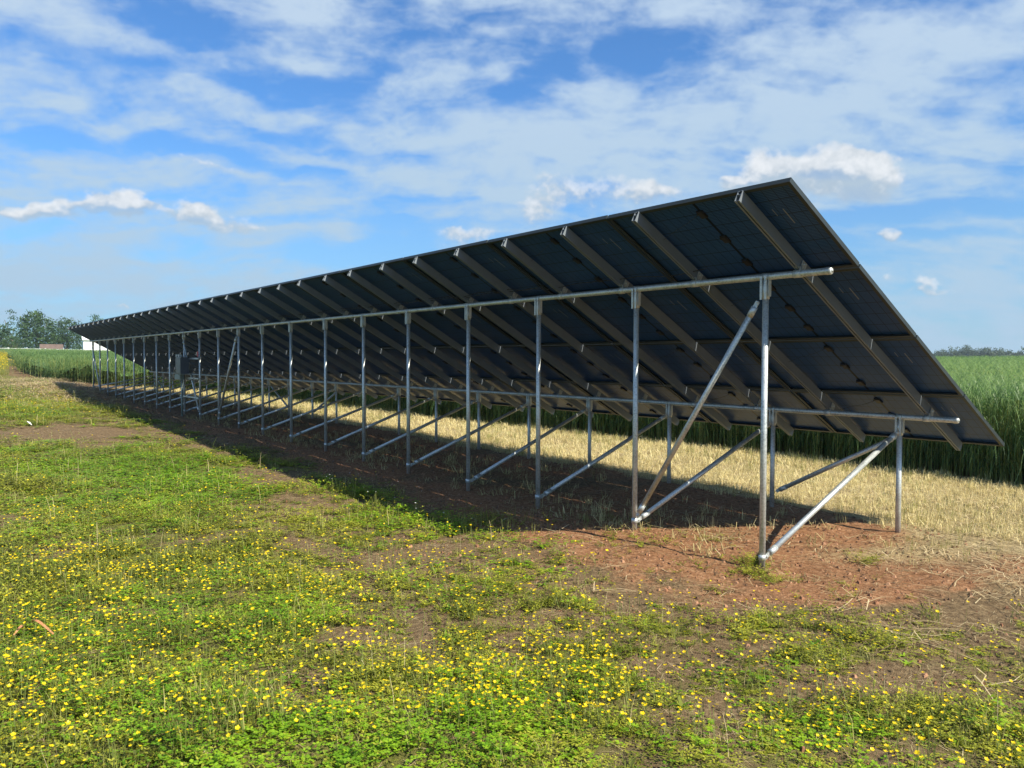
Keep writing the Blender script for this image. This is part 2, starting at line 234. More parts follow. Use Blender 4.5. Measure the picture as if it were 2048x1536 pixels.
class MB:
    def __init__(s): s.v = []; s.f = []; s.m = []; s.sm = []
    def box(s, c, h, R=None, mi=0):
        b = len(s.v); c = Vector(c)
        for x in (-1, 1):
            for y in (-1, 1):
                for z in (-1, 1):
                    p = Vector((x * h[0], y * h[1], z * h[2])); s.v.append(c + (R @ p if R else p))
        for f in ((0, 1, 3, 2), (4, 6, 7, 5), (0, 4, 5, 1), (2, 3, 7, 6), (0, 2, 6, 4), (1, 5, 7, 3)):
            s.f.append([b + i for i in f]); s.m.append(mi); s.sm.append(False)
    def tube(s, p, q, r, n=12, r2=None, caps=True, mi=0, smooth=True):
        p, q = Vector(p), Vector(q); r2 = r if r2 is None else r2
        d = (q - p).normalized(); u = d.orthogonal().normalized(); w = d.cross(u); b = len(s.v)
        for k in range(n):
            a = 2 * math.pi * k / n; e = u * math.cos(a) + w * math.sin(a); s.v.append(p + e * r); s.v.append(q + e * r2)
        for k in range(n):
            a, c = 2 * k, 2 * ((k + 1) % n); s.f.append([b + a, b + c, b + c + 1, b + a + 1]); s.m.append(mi); s.sm.append(smooth)
        if caps:
            s.f.append([b + 2 * k for k in range(n)][::-1]); s.f.append([b + 2 * k + 1 for k in range(n)]); s.m += [mi] * 2; s.sm += [False] * 2
    def dome(s, c, d, r, mi=0, n=12):
        c, d = Vector(c), Vector(d).normalized(); pr = c; rr = r
        for a in (30, 60, 88):
            q = c + d * r * .55 * math.sin(math.radians(a)); r1 = r * math.cos(math.radians(a)); s.tube(pr, q, rr, n, r1, caps=(a == 88), mi=mi); pr, rr = q, r1
    def path(s, pts, r, n=7, mi=0):
        for a, b in zip(pts[:-1], pts[1:]): s.tube(a, b, r, n, mi=mi)
    def mesh(s, name, mats):
        me = bpy.data.meshes.new(name); me.from_pydata([tuple(v) for v in s.v], [], s.f)
        for m in mats: me.materials.append(m)
        me.polygons.foreach_set('material_index', s.m); me.polygons.foreach_set('use_smooth', s.sm); me.update(); return me
def link(name, me, parent=None, M4=None):
    o = bpy.data.objects.new(name, me); col.objects.link(o)
    if parent: o.parent = parent
    if M4 is not None: o.matrix_local = M4
    return o

# ------------------------------------------------------------------ materials
def mat(name):
    m = bpy.data.materials.new(name); m.use_nodes = True; nt = m.node_tree; nt.nodes.clear()
    N = nt.nodes.new; L = nt.links.new
    p = N('ShaderNodeBsdfPrincipled'); o = N('ShaderNodeOutputMaterial'); L(p.outputs[0], o.inputs[0])
    return m, N, L, p, o
def ramp(N, L, fac, stops):
    r = N('ShaderNodeValToRGB'); e = r.color_ramp.elements
    while len(e) < len(stops): e.new(.5)
    for i, (t, c) in enumerate(stops): e[i].position = t; e[i].color = (*c[:3], 1)
    L(fac, r.inputs[0]); return r.outputs[0]
def noise_tex(N, L, scale, detail=4, vec=None, rough_=.55):
    n = N('ShaderNodeTexNoise'); n.inputs['Scale'].default_value = scale; n.inputs['Detail'].default_value = detail; n.inputs['Roughness'].default_value = rough_
    if vec is not None: L(vec, n.inputs['Vector'])
    return n.outputs[0]
def coords(N, which='Object'): return N('ShaderNodeTexCoord').outputs[which]
def bump(N, L, h, p, strength, dist):
    b = N('ShaderNodeBump'); b.inputs['Strength'].default_value = strength; b.inputs['Distance'].default_value = dist; L(h, b.inputs['Height']); L(b.outputs[0], p.inputs['Normal'])
def plain(name, c, rough_=.6, metal=0.0, var=.15, scale=12, bmp=0.0):
    m, N, L, p, o = mat(name); n = noise_tex(N, L, scale, 5, coords(N))
    L(ramp(N, L, n, [(.3, [x * (1 - var) for x in c]), (.7, [min(1, x * (1 + var)) for x in c])]), p.inputs['Base Color'])
    p.inputs['Roughness'].default_value = rough_; p.inputs['Metallic'].default_value = metal
    if bmp: bump(N, L, n, p, bmp, .01)
    return m
def galvanised(name, base=(.44, .465, .455), rough_=.42, metal=.6, mud=False):
    m, N, L, p, o = mat(name); c = coords(N)
    v = N('ShaderNodeTexVoronoi'); v.inputs['Scale'].default_value = 55; L(c, v.inputs['Vector'])
    n = noise_tex(N, L, 6, 6, c, .65)
    a = N('ShaderNodeMath'); a.operation = 'MULTIPLY_ADD'; L(v.outputs['Distance'], a.inputs[0]); a.inputs[1].default_value = .5; L(n, a.inputs[2])
    k = ramp(N, L, a.outputs[0], [(.38, [x * .45 for x in base]), (.58, base), (.85, [min(1, x * 1.35) for x in base])])
    if mud:                      # soil splashed on the foot of each post
        g = N('ShaderNodeNewGeometry'); s = N('ShaderNodeSeparateXYZ'); L(g.outputs['Position'], s.inputs[0])
        h = N('ShaderNodeMath'); h.operation = 'MULTIPLY_ADD'; L(s.outputs[0], h.inputs[0]); h.inputs[1].default_value = -.0125; L(s.outputs[2], h.inputs[2])
        j = N('ShaderNodeMath'); j.operation = 'MULTIPLY_ADD'; L(noise_tex(N, L, 14, 5, c, .7), j.inputs[0]); j.inputs[1].default_value = .5; L(h.outputs[0], j.inputs[2])
        q = N('ShaderNodeMapRange'); L(j.outputs[0], q.inputs[0]); q.inputs[1].default_value = .50; q.inputs[2].default_value = .22; q.inputs[3].default_value = 0; q.inputs[4].default_value = .8
        x = N('ShaderNodeMix'); x.data_type = 'RGBA'; L(q.outputs[0], x.inputs[0]); L(k, x.inputs[6]); x.inputs[7].default_value = (.22, .12, .065, 1); k = x.outputs[2]
        y = N('ShaderNodeMath'); y.operation = 'MULTIPLY_ADD'; L(q.outputs[0], y.inputs[0]); y.inputs[1].default_value = -metal; y.inputs[2].default_value = metal; L(y.outputs[0], p.inputs['Metallic'])
    L(k, p.inputs['Base Color'])
    r = N('ShaderNodeMapRange'); L(n, r.inputs[0]); r.inputs[3].default_value = rough_ - .1; r.inputs[4].default_value = rough_ + .2; L(r.outputs[0], p.inputs['Roughness'])
    if not mud: p.inputs['Metallic'].default_value = metal
    return m
def leafy(name, stops, trans=.35, rough_=.6):
    m, N, L, p, o = mat(name); a = N('ShaderNodeAttribute'); a.attribute_name = 'tint'
    c = ramp(N, L, a.outputs['Fac'], stops); L(c, p.inputs['Base Color']); p.inputs['Roughness'].default_value = rough_
    p.inputs['Specular IOR Level'].default_value = .35
    t = N('ShaderNodeBsdfTranslucent'); h = N('ShaderNodeHueSaturation'); h.inputs['Value'].default_value = 1.25; L(c, h.inputs['Color']); L(h.outputs[0], t.inputs[0])
    x = N('ShaderNodeMixShader'); x.inputs[0].default_value = trans; L(p.outputs[0], x.inputs[1]); L(t.outputs[0], x.inputs[2]); L(x.outputs[0], o.inputs[0])
    return m
M_GALV = galvanised('galvanised_steel'); M_POST = galvanised('galvanised_post', mud=True); M_ALU = plain('mill_aluminium', (.20, .23, .26), .5, .4, .06, 5)
M_BLACKFRAME = plain('black_anodised_frame', (.028, .036, .036), .5, .2, .15, 8)
M_JBOX = plain('black_plastic', (.012, .012, .014), .45)
M_LABEL = plain('grey_sticker', (.22, .22, .23), .6)
M_CABLE = plain('cable_sheath', (.02, .02, .02), .5)
M_CAB = plain('dark_grey_enamel', (.06, .075, .09), .4, 0, .1, 5)
M_GREYBOX = plain('grey_green_enamel', (.20, .25, .22), .5, 0, .1, 6)
M_RED = plain('red_tag', (.45, .03, .04), .5)
M_CLOVER = leafy('clover_leaf', [(0, (.050, .110, .006)), (.5, (.145, .30, .010)), (1, (.32, .48, .022))], .35)
M_WEED = leafy('weed_leaf', [(0, (.070, .085, .010)), (.5, (.20, .23, .018)), (1, (.42, .42, .045))], .3)
M_BLADE = leafy('grass_blade', [(0, (.12, .14, .03)), (.5, (.24, .26, .05)), (1, (.45, .40, .15))], .3)
M_STRAW = leafy('dry_straw', [(0, (.20, .14, .075)), (.5, (.42, .32, .17)), (1, (.68, .56, .33))], .2, .7)
M_STUB = leafy('cut_stubble', [(0, (.32, .26, .11)), (.5, (.60, .50, .23)), (1, (.80, .70, .38))], .25, .7)
M_CROP = leafy('crop_leaf', [(0, (.045, .10, .028)), (.5, (.088, .170, .048)), (1, (.22, .32, .11))], .5, .45)
M_STEM = leafy('crop_stem', [(0, (.16, .21, .05)), (.5, (.29, .34, .09)), (1, (.45, .46, .16))], .4)
M_PETAL = leafy('buttercup_petal', [(0, (.72, .50, .006)), (1, (.88, .66, .010))], .3, .4)
M_FSTEM = leafy('flower_stem', [(0, (.10, .14, .03)), (1, (.22, .27, .06))], .3)
M_WHITEFL = leafy('white_bloom', [(0, (.6, .6, .55)), (1, (.8, .8, .75))], .2)
M_CLOD = leafy('soil_crumb', [(0, (.09, .055, .035)), (.5, (.24, .11, .055)), (1, (.42, .24, .14))], 0, .95)

def ground_material():
    m, N, L, p, o = mat('field_ground'); c = coords(N)
    at = N('ShaderNodeAttribute'); at.attribute_name = 'zones'; sp = N('ShaderNodeSeparateColor'); L(at.outputs['Color'], sp.inputs[0])
    n1 = noise_tex(N, L, 2.2, 8, c, .65); n2 = noise_tex(N, L, 26, 8, c, .7); n3 = noise_tex(N, L, 130, 3, c, .6)
    def mix(f, a, b, t='MIX'):
        x = N('ShaderNodeMix'); x.data_type = 'RGBA'; x.blend_type = t
        if isinstance(f, float): x.inputs[0].default_value = f
        else: L(f, x.inputs[0])
        L(a, x.inputs[6]); L(b, x.inputs[7]); return x.outputs[2]
    def soft(f, src, k=.6):
        a = N('ShaderNodeMath'); a.operation = 'MULTIPLY_ADD'; L(src, a.inputs[0]); a.inputs[1].default_value = k; a.inputs[2].default_value = -k / 2
        b = N('ShaderNodeMath'); b.operation = 'ADD'; b.use_clamp = True; L(a.outputs[0], b.inputs[0]); L(f, b.inputs[1])
        r = N('ShaderNodeMapRange'); r.interpolation_type = 'SMOOTHSTEP'; L(b.outputs[0], r.inputs[0]); r.inputs[1].default_value = .25; r.inputs[2].default_value = .75; return r.outputs[0]
    n4 = noise_tex(N, L, 5.5, 6, c, .7)
    def mth(op, a, b_):
        x = N('ShaderNodeMath'); x.operation = op; L(a, x.inputs[0])
        if isinstance(b_, float): x.inputs[1].default_value = b_
        else: L(b_, x.inputs[1])
        return x.outputs[0]
    brown = ramp(N, L, n2, [(.28, (.080, .050, .026)), (.5, (.175, .118, .062)), (.72, (.33, .24, .13))])
    red = ramp(N, L, n2, [(.28, (.13, .058, .027)), (.5, (.28, .138, .066)), (.74, (.50, .30, .17))])
    strw = ramp(N, L, n3, [(.3, (.22, .16, .08)), (.55, (.42, .33, .17)), (.75, (.58, .48, .27))])
    grn = ramp(N, L, n3, [(.3, (.060, .056, .018)), (.5, (.14, .14, .034)), (.75, (.27, .25, .075))])
    k = mix(soft(mth('MULTIPLY', sp.outputs[0], mth('ADD', n4, .5)), n2, .55), brown, red)
    k = mix(soft(sp.outputs[2], n2, 1.0), k, grn)
    k = mix(soft(sp.outputs[1], n2, .9), k, strw)
    L(k, p.inputs['Base Color']); p.inputs['Roughness'].default_value = .95; p.inputs['Specular IOR Level'].default_value = .15
    a = N('ShaderNodeMath'); a.operation = 'MULTIPLY_ADD'; L(n3, a.inputs[0]); a.inputs[1].default_value = .35; L(n2, a.inputs[2])
    bump(N, L, a.outputs[0], p, .9, .035)
    return m
M_GROUND = ground_material()

# ------------------------------------------------------------------ ground sheet
def spaced(a, b, fine, lo, hi, g=1.09):
    mid = list(np.arange(a, b, fine)); s = fine; x = a; left = []
    while x > lo: s *= g; x -= s; left.append(x)
    s = fine; x = mid[-1]; right = []
    while x < hi: s *= g; x += s; right.append(x)
    return np.array(left[::-1] + mid + right)
def grid_mesh(name, xs, ys, Z, keep=None):
    nx, ny = len(xs), len(ys); X, Y = np.meshgrid(xs, ys)
    me = bpy.data.meshes.new(name); V = np.stack([X, Y, Z], -1).reshape(-1, 3).astype(np.float32)
    i = np.arange(ny - 1)[:, None] * nx + np.arange(nx - 1)[None]; F = np.stack([i, i + 1, i + nx + 1, i + nx], -1)
    if keep is not None: F = F[keep[:-1, :-1] & keep[1:, 1:] & keep[:-1, 1:] & keep[1:, :-1]]
    F = F.reshape(-1, 4)
    me.vertices.add(len(V)); me.vertices.foreach_set('co', V.ravel())
    me.loops.add(F.size); me.loops.foreach_set('vertex_index', F.ravel().astype(np.int32)); me.polygons.add(len(F))
    me.polygons.foreach_set('loop_start', np.arange(0, F.size, 4, dtype=np.int32)); me.polygons.foreach_set('loop_total', np.full(len(F), 4, dtype=np.int32))
    me.polygons.foreach_set('use_smooth', np.ones(len(F), dtype=bool)); me.update(calc_edges=True)
    return me, X, Y
def build_ground():
    xs = spaced(-4.5, 9.0, .045, -400, 1500, 1.05); ys = spaced(-3.5, 5.6, .045, -1500, 400, 1.05)
    X, Y = np.meshgrid(xs, ys); Z = gz(X, Y)
    me, X, Y = grid_mesh('ground', xs, ys, Z)
    red = np.clip(.12 + .75 * zone(RED, X, Y) + .5 * vfbm2(X * .6, Y * 1.2, 250, 3) - .25 * np.clip(X / 20, 0, 1), 0, 1)
    red = np.where(meadow(X, Y) > .5, np.clip(zone(RED, X, Y) * .9, 0, 1), red) + .5 * vfbm2(X * 2.6, Y * 2.6, 251, 4) * (zone(RED, X, Y) > .1)
    red = np.clip(red, 0, 1)
    red = np.clip(red + .35 * (1 - meadow(X, Y)) * (1 - stubble(X, Y)), 0, 1)
    st = np.clip(stubble(X, Y) + .75 * straw(X, Y), 0, 1)
    gr = np.clip(np.maximum(weeds(X, Y) * .85 - .05, meadow(X, Y) * (.42 + .5 * vfbm2(X * 2.1, Y * 2.1, 260, 4) - .8 * zone(BARE, X, Y) - .3 * zone(RED, X, Y))), 0, 1); far = np.hypot(X, Y) > 70; gr = np.where(far, .9, gr)
    a = me.attributes.new('zones', 'FLOAT_COLOR', 'POINT')
    a.data.foreach_set('color', np.stack([red, st, gr, np.ones_like(red)], -1).astype(np.float32).ravel())
    me.materials.append(M_GROUND); o = link('ground', me); tag(o, kind='structure')
build_ground()

# ------------------------------------------------------------------ the solar array
TH = math.radians(28.9); UP = Vector((0, math.cos(TH), math.sin(TH))); NV = Vector((0, -math.sin(TH), math.cos(TH)))
X0, XN, UTOP, NOFF = -0.62387, 30.66625, 0.89401, 0.150
PITCH_X = (XN - X0) / 18; PITCH_Y = 1.04
def plane_mat(x, u, n=0.0):      # frame on the slope: u metres up the slope from the upper pipe, n metres out
    o = Vector((x, 0, ZT + M * x)) + UP * u + NV * n
    return Matrix(((1, 0, 0, o.x), (0, UP.y, NV.y, o.y), (M, UP.z, NV.z, o.z), (0, 0, 0, 1)))
R2 = 0.026
array = empty('solar_array', (0, 0, 0), 'long ground mounted row of tilted solar panels on galvanised pipe legs', 'solar array')

def laminate_material():
    m, N, L, p, o = mat('cell_laminate'); s = N('ShaderNodeSeparateXYZ'); L(coords(N), s.inputs[0])
    def f(op, a, b=None, c=None):
        n = N('ShaderNodeMath'); n.operation = op
        for i, v in enumerate((a, b, c)):
            if v is None: continue
            if isinstance(v, (int, float)): n.inputs[i].default_value = v
            else: L(v, n.inputs[i])
        return n.outputs[0]
    def lines(src, pitch, width, off=0.0):
        q = f('FRACT', f('ADD', f('DIVIDE', f('ADD', src, off), pitch), 100.5)); return f('LESS_THAN', f('ABSOLUTE', f('SUBTRACT', q, .5)), width / pitch / 2)
    cx = lines(s.outputs[0], .0845, .004); cy = lines(s.outputs[1], .166, .006, 0.0); mid = f('LESS_THAN', f('ABSOLUTE', s.outputs[0]), .012)
    wires = lines(s.outputs[1], .0166, .0035, .004)
    gap = f('MAXIMUM', f('MAXIMUM', cx, cy), mid)
    n = noise_tex(N, L, 3, 4, coords(N))
    base = ramp(N, L, n, [(.3, (.010, .038, .13)), (.7, (.015, .052, .17))])
    def mix(fa, a, b):
        x = N('ShaderNodeMix'); x.data_type = 'RGBA'; L(fa, x.inputs[0]); L(a, x.inputs[6]); x.inputs[7].default_value = b; return x.outputs[2]
    k = mix(wires, base, (.06, .13, .28, 1)); k = mix(gap, k, (.004, .006, .010, 1))
    L(k, p.inputs['Base Color']); p.inputs['Roughness'].default_value = .30; p.inputs['IOR'].default_value = 1.25; p.inputs['Specular Tint'].default_value = (.7, .85, 1, 1)
    return m
M_LAM = laminate_material()
def build_array():
    pw, ph = (PITCH_X - .018) / 2, (PITCH_Y - .017) / 2
    lam = MB(); lam.box((0, 0, -.006), (pw - .004, ph - .004, .003)); lam = lam.mesh('laminate', [M_LAM])
    fr = MB(); h = .0175; w = .0055
    fr.box((0, ph - w, -h), (pw, w, h)); fr.box((0, -ph + w, -h), (pw, w, h))
    for s in (-1, 1):
        fr.box((s * (pw - w), 0, -h), (w, ph - 2 * w, h)); fr.box((s * (pw - 2 * w - .009), 0, -2 * h + .001), (.009, ph - 2 * w, .001))
        fr.box((0, s * (ph - 2 * w - .009), -2 * h + .001), (pw - 2 * w - .018, .009, .001))
    fr = fr.mesh('frame', [M_BLACKFRAME])
    jb = MB(); jb.box((0, 0, -.017), (.028, .042, .008)); jb.box((0, 0, -.026), (.022, .034, .002)); jb.tube((.028, .0, -.016), (.05, .0, -.016), .005, 6); jb = jb.mesh('junction_box', [M_JBOX])
    st = MB(); st.box((-pw + .22, .14, -.0096), (.0035, .085, .0004)); st = st.mesh('sticker', [M_LABEL])
    cb = MB(); pts = [Vector((.04 + (pw - .04) * k / 14, .33 - .30 * k / 14, -.022 - .035 * math.sin(k / 14 * math.pi) * (1 + .3 * math.sin(k)))) for k in range(15)]; cb.path(pts, .0015, 5); cb = cb.mesh('cable', [M_CABLE])
    st2 = MB(); st2.box((-pw + .30, .20, -.0096), (.0025, .04, .0004)); st2 = st2.mesh('sticker', [M_LABEL]); st3 = MB(); st3.box((-pw + .12, ph - .025, -.0096), (.035, .006, .0004)); st3 = st3.mesh('sticker', [M_LABEL])
    for c in range(18):
        for r in range(4):
            x = X0 + PITCH_X * (c + .5) + random.uniform(-.002, .002); u = UTOP - PITCH_Y * (r + .5)
            P = link('solar_panel', lam, array, plane_mat(x, u, NOFF + random.uniform(-.0015, .0015)))
            link('frame', fr, P); link('cable', cb, P); link('sticker', st, P); link('sticker', st2, P); link('sticker', st3, P)
            for k in (-1, 0, 1): link('junction_box', jb, P, Matrix.Translation((0, k * .33, 0)))
    # rafters: open channels from the lower to the upper edge
    rh, rw = .088, .0205; u0, u1 = UTOP - 4.16 + .02, UTOP - .002; ln = u1 - u0
    rf = MB(); t = .0016
    rf.box((-rw + t, ln / 2, rh / 2), (t, ln / 2, rh / 2)); rf.box((rw - t, ln / 2, rh / 2), (t, ln / 2, rh / 2))
    rf.box((0, ln / 2, rh * .62), (rw - 2 * t, ln / 2, t)); rf.box((-rw + 2 * t + .006, ln / 2, t), (.006, ln / 2, t)); rf.box((rw - 2 * t - .006, ln / 2, t), (.006, ln / 2, t))
    rf.box((-rw + 2 * t + .005, ln / 2, rh - t), (.005, ln / 2, t)); rf.box((rw - 2 * t - .005, ln / 2, rh - t), (.005, ln / 2, t))
    rf = rf.mesh('rafter', [M_ALU])
    cl = MB()
    cl.tube((-.034, 0, 0), (.030, 0, 0), R2 + .0045, 14); cl.box((-.031, .004, .055), (.0035, .03, .045)); cl.box((-.012, .036, .0335), (.02, .012, .003)); cl.tube((-.045, .004, .075), (-.02, .004, .075), .008, 6)
    cl = cl.mesh('pipe_clamp', [M_GALV])
    ec = MB(); ec.box((0, 0, 0), (.016, .012, .003)); ec.tube((0, 0, 0), (0, 0, .01), .006, 6); ec = ec.mesh('mid_clamp', [M_ALU])
    RX = [-.229, .763, 1.639, 2.524, 3.38, 4.251, 5.067, 5.979, 6.779, 7.721, 8.559, 9.424, 10.363, 11.206, 12.119, 12.948] + [12.948 + .8705 * k for k in range(1, 21)]
    sdist = math.hypot(D, ZT - ZS)
    for x in RX:
        P = link('rafter', rf, array, plane_mat(x, u0, R2 + .001))
        for uu in (0, -sdist): link('pipe_clamp', cl, P, Matrix.Translation((0, uu - u0, -R2 - .001)))
        for k in (1, 2, 3): link('mid_clamp', ec, P, Matrix.Translation((0, UTOP - PITCH_Y * k - u0, NOFF - R2 + .003)))
    # long pipes
    for (y, z) in ((0, ZT), (-D, ZS)):
        p = MB(); xa, xb = -.50, 30.45; n = 5
        for k in range(n):
            a = xa + (xb - xa) * k / n; b = xa + (xb - xa) * (k + 1) / n
            p.tube((a, y, z + M * a), (b, y, z + M * b), R2, 16, caps=False)
            if k: p.tube((a - .09, y, z + M * (a - .09)), (a + .09, y, z + M * (a + .09)), R2 + .003, 16)
        P = link('long_pipe', p.mesh('long_pipe', [M_GALV]), array)
        e = MB()
        for (a, s) in ((xa, -1), (xb, 1)): e.dome((a, y, z + M * a), (s, 0, 0), R2 + .003); e.tube((a - s * .03, y, z + M * a), (a, y, z + M * a), R2 + .003, 14, caps=False)
        link('end_cap', e.mesh('end_cap', [M_GALV]), P)
    # posts
    def bracket():
        b = MB(); r = R2 + .004
        b.tube((0, 0, -.15), (0, 0, -.005), r, 14); b.tube((-.03, 0, .026), (.03, 0, .026), R2 + .004, 14)
        for s in (-1, 1):
            b.box((s * .020, .034, -.055), (.010, .003, .085)); b.box((s * .020, .034, -.125), (.009, .0035, .03))
            for z in (-.10, -.03, .005): b.tube((s * .020, .030, z), (s * .020, .043, z), .006, 6)
        b.box((-.035, 0, -.06), (.003, .018, .07)); b.box((.035, 0, -.06), (.003, .018, .07))
        return b.mesh('top_bracket', [M_GALV])
    TB = bracket()
    for row, (XS, y, z0) in enumerate(((TX, 0, ZT), (SX, -D, ZS))):
        for i, x in enumerate(XS):
            b = float(ground_z(x, y)); top = z0 + M * x - .026; p = MB(); ly = random.uniform(-.004, .004)
            p.tube((x, y + ly, b - .25), (x, y, top), R2 - .001, 14)
            P = link('post', p.mesh('post', [M_POST]), array)
            link('top_bracket', TB, P, Matrix.Translation((x, y, top)))
            if row == 0:
                s = MB(); s.tube((x, y, b + .09), (x, y, b + .135), R2 + .004, 14); s.box((x, y - .045, b + .11), (.004, .022, .02)); s.tube((x - .016, y - .055, b + .112), (x + .016, y - .055, b + .112), .008, 6)
                link('brace_collar', s.mesh('brace_collar', [M_GALV]), P)
    # braces
    def brace(p, q, name='brace'):
        p, q = Vector(p), Vector(q); d = (q - p).normalized(); b = MB(); b.tube(p + d * .06, q - d * .06, .0235, 12)
        P = link(name, b.mesh(name, [M_POST]), array)
        for (a, s) in ((p, 1), (q, -1)):
            e = MB(); R = (d * s).to_track_quat('Y', 'Z').to_matrix(); e.tube(a + d * s * .045, a + d * s * .13, .0265, 12); e.box(a + d * s * .028, (.004, .035, .018), R); e.tube(a - R @ Vector((.014, 0, 0)), a + R @ Vector((.014, 0, 0)), .010, 6)
            link('brace_end', e.mesh('brace_end', [M_GALV]), P)
    for i in range(22):
        brace((TX[i], -.06, float(ground_z(TX[i], 0)) + .115), (SX[i], -D + .055, ZS + M * SX[i] - .15))
    def lb(i, j, y, z0):
        XS = TX if y == 0 else SX; s = 1 if XS[j] > XS[i] else -1; oy = .035 if y == 0 else -.035
        brace((XS[i] + s * .05, y + oy, z0 + M * XS[i] - .20), (XS[j] - s * .05, y + oy * .4, float(ground_z(XS[j], y)) + .17))
    for i, j in ((0, 1), (9, 10), (12, 11), (21, 20)): lb(i, j, 0, ZT)
    for i, j in ((0, 1), (9, 10), (12, 11), (21, 20)): lb(i, j, -D, ZS)
    # cables clipped along the upper pipe, drooping between the clips
    for off in (0, 1):
        c = MB(); pts = []
        for k in range(0, 17 * 8 + 1):
            x = .6 + off * 2.1 + k * (13.5 - off * 3) / (17 * 8); sag = abs(math.sin(k * math.pi / 8)) * (.018 + .012 * math.sin(k * .37))
            q = plane_mat(x, .10 + off * .03, .085)  # hangs just under the rafters
            pts.append(q.translation - Vector((0, 0, sag + .01)))
        c.path(pts, .0035, 5); link('cable', c.mesh('cable', [M_CABLE]), array)
build_array()

# ------------------------------------------------------------------ electrical gear on the posts
def build_gear():
    e = empty('inverter_cabinet', (16.4, .09, 0), 'dark grey inverter cabinet hung on steel rails between two rear posts near the far end', 'inverter')
    def P(name, fn, m):
        b = MB(); fn(b); return link(name, b.mesh(name, [m]), e)
    def body(b): b.box((0, .11, 1.55), (.24, .09, .205)); b.box((0, .205, 1.55), (.225, .006, .19))
    c = P('cabinet', body, M_CAB)
    def fins(b):
        for k in range(9): b.box((-.2 + .05 * k, .02, 1.55), (.004, .02, .18))
    f = MB(); fins(f); link('cooling_fins', f.mesh('cooling_fins', [M_CAB]), c)
    for z in (1.72, 1.24, .78):
        P('mounting_rail', lambda b: b.box((-.05, -.035, z), (.80, .012, .018)), M_GALV)
    P('warning_tag', lambda b: b.box((-.86, -.02, 1.83), (.045, .006, .06)), M_RED)
    def cab(b): b.path([(-.15, .1, 1.33), (-.18, .11, 1.1), (-.3, .08, .95), (-.5, .05, 1.2), (-.72, .03, 1.24)], .009, 6)
    P('cable', cab, M_CABLE)
    j = empty('junction_box', (16.8, .16, 0), 'small grey green junction box with two conduits rising from it beside the inverter', 'junction box')
    b = MB(); b.box((0, 0, 1.265), (.27, .05, .065)); b.box((0, .054, 1.265), (.255, .004, .055)); link('enclosure', b.mesh('enclosure', [M_GREYBOX]), j)
    for x, zt in ((.20, 1.74), (-.03, 1.74)):
        b = MB(); b.tube((x, 0, 1.33), (x, 0, zt), .022, 10); k = link('conduit', b.mesh('conduit', [M_GALV]), j)
        b = MB(); b.box((x, 0, zt + .04), (.032, .032, .045)); b.tube((x + .02, 0, zt + .05), (x + .09, -.05, zt + .05), .022, 8); link('elbow_fitting', b.mesh('elbow_fitting', [M_GALV]), k)
    b = MB(); b.tube((-.2, 0, float(ground_z(16.6, .16)) - .1), (-.2, 0, 1.2), .024, 10); link('conduit', b.mesh('conduit', [M_GREYBOX]), j)
build_gear()

# ------------------------------------------------------------------ plant templates (lists of free quads)
def ribbon(pts, w0, w1, side, mi, tn):
    """tapering strip through pts; side = horizontal unit vector across it"""
    q = []; n = len(pts) - 1
    for k in range(n):
        a, b = np.array(pts[k]), np.array(pts[k + 1]); wa = w0 + (w1 - w0) * k / n; wb = w0 + (w1 - w0) * (k + 1) / n
        q.append(([a - side * wa, a + side * wa, b + side * wb, b - side * wb], mi, tn))
    return q
def pack(q): return (np.array([a for a, _, _ in q], dtype=np.float32), np.array([b for _, b, _ in q]), np.array([c for _, _, c in q], dtype=np.float32))
rr = random.uniform
def side(a): return np.array([-math.sin(a), math.cos(a), 0.0])
def leaf(c, a, L_, w, tilt, mi, tn):        # diamond leaf from c outwards along azimuth a
    d = np.array([math.cos(a) * math.cos(tilt), math.sin(a) * math.cos(tilt), math.sin(tilt)]); s = side(a); c = np.array(c)
    return ([c, c + d * L_ * .55 + s * w, c + d * L_, c + d * L_ * .55 - s * w], mi, tn)
def t_clover():
    q = []
    for k in range(random.randint(8, 12)):
        r = math.sqrt(rr(0, 1)) * .085; b = rr(0, 6.28); c = (r * math.cos(b), r * math.sin(b), rr(.018, .06)); a0 = rr(0, 6.28); t = rr(-.2, 1)
        for j in range(3): q.append(leaf(c, a0 + j * 2.1, rr(.011, .019), rr(.0055, .0085), rr(-.1, .35), 0, min(1, max(0, .5 + .35 * t + rr(-.2, .2)))))
    return pack(q)
def t_ragged():
    q = []
    for k in range(random.randint(5, 8)):
        a0 = rr(0, 6.28); ln = rr(.03, .09); up = rr(.15, .9); tn = rr(0, 1)
        for j in range(4):
            f = (j + 1) / 4; c = (math.cos(a0) * ln * f, math.sin(a0) * ln * f, ln * f * up + .004); 
            for s in (-1, 1): q.append(leaf(c, a0 + s * rr(.5, 1.3), rr(.010, .020), rr(.0025, .0050), rr(-.1, .6), 1, min(1, max(0, tn + rr(-.25, .25)))))
    return pack(q)
def t_grass(h=.12, n=9, mi=2):
    q = []
    for k in range(n):
        a = rr(0, 6.28); ln = h * rr(.5, 1.15); le = rr(.1, .9); o = np.array([rr(-.03, .03), rr(-.03, .03), 0]); tn = min(1, max(0, rr(-.1, .9)))
        p = [o, o + np.array([math.cos(a) * ln * le * .3, math.sin(a) * ln * le * .3, ln * .6]), o + np.array([math.cos(a) * ln * le, math.sin(a) * ln * le, ln * (1 - .45 * le)])]
        q += ribbon(p, .0016, .0004, side(a), mi, tn)
    return pack(q)
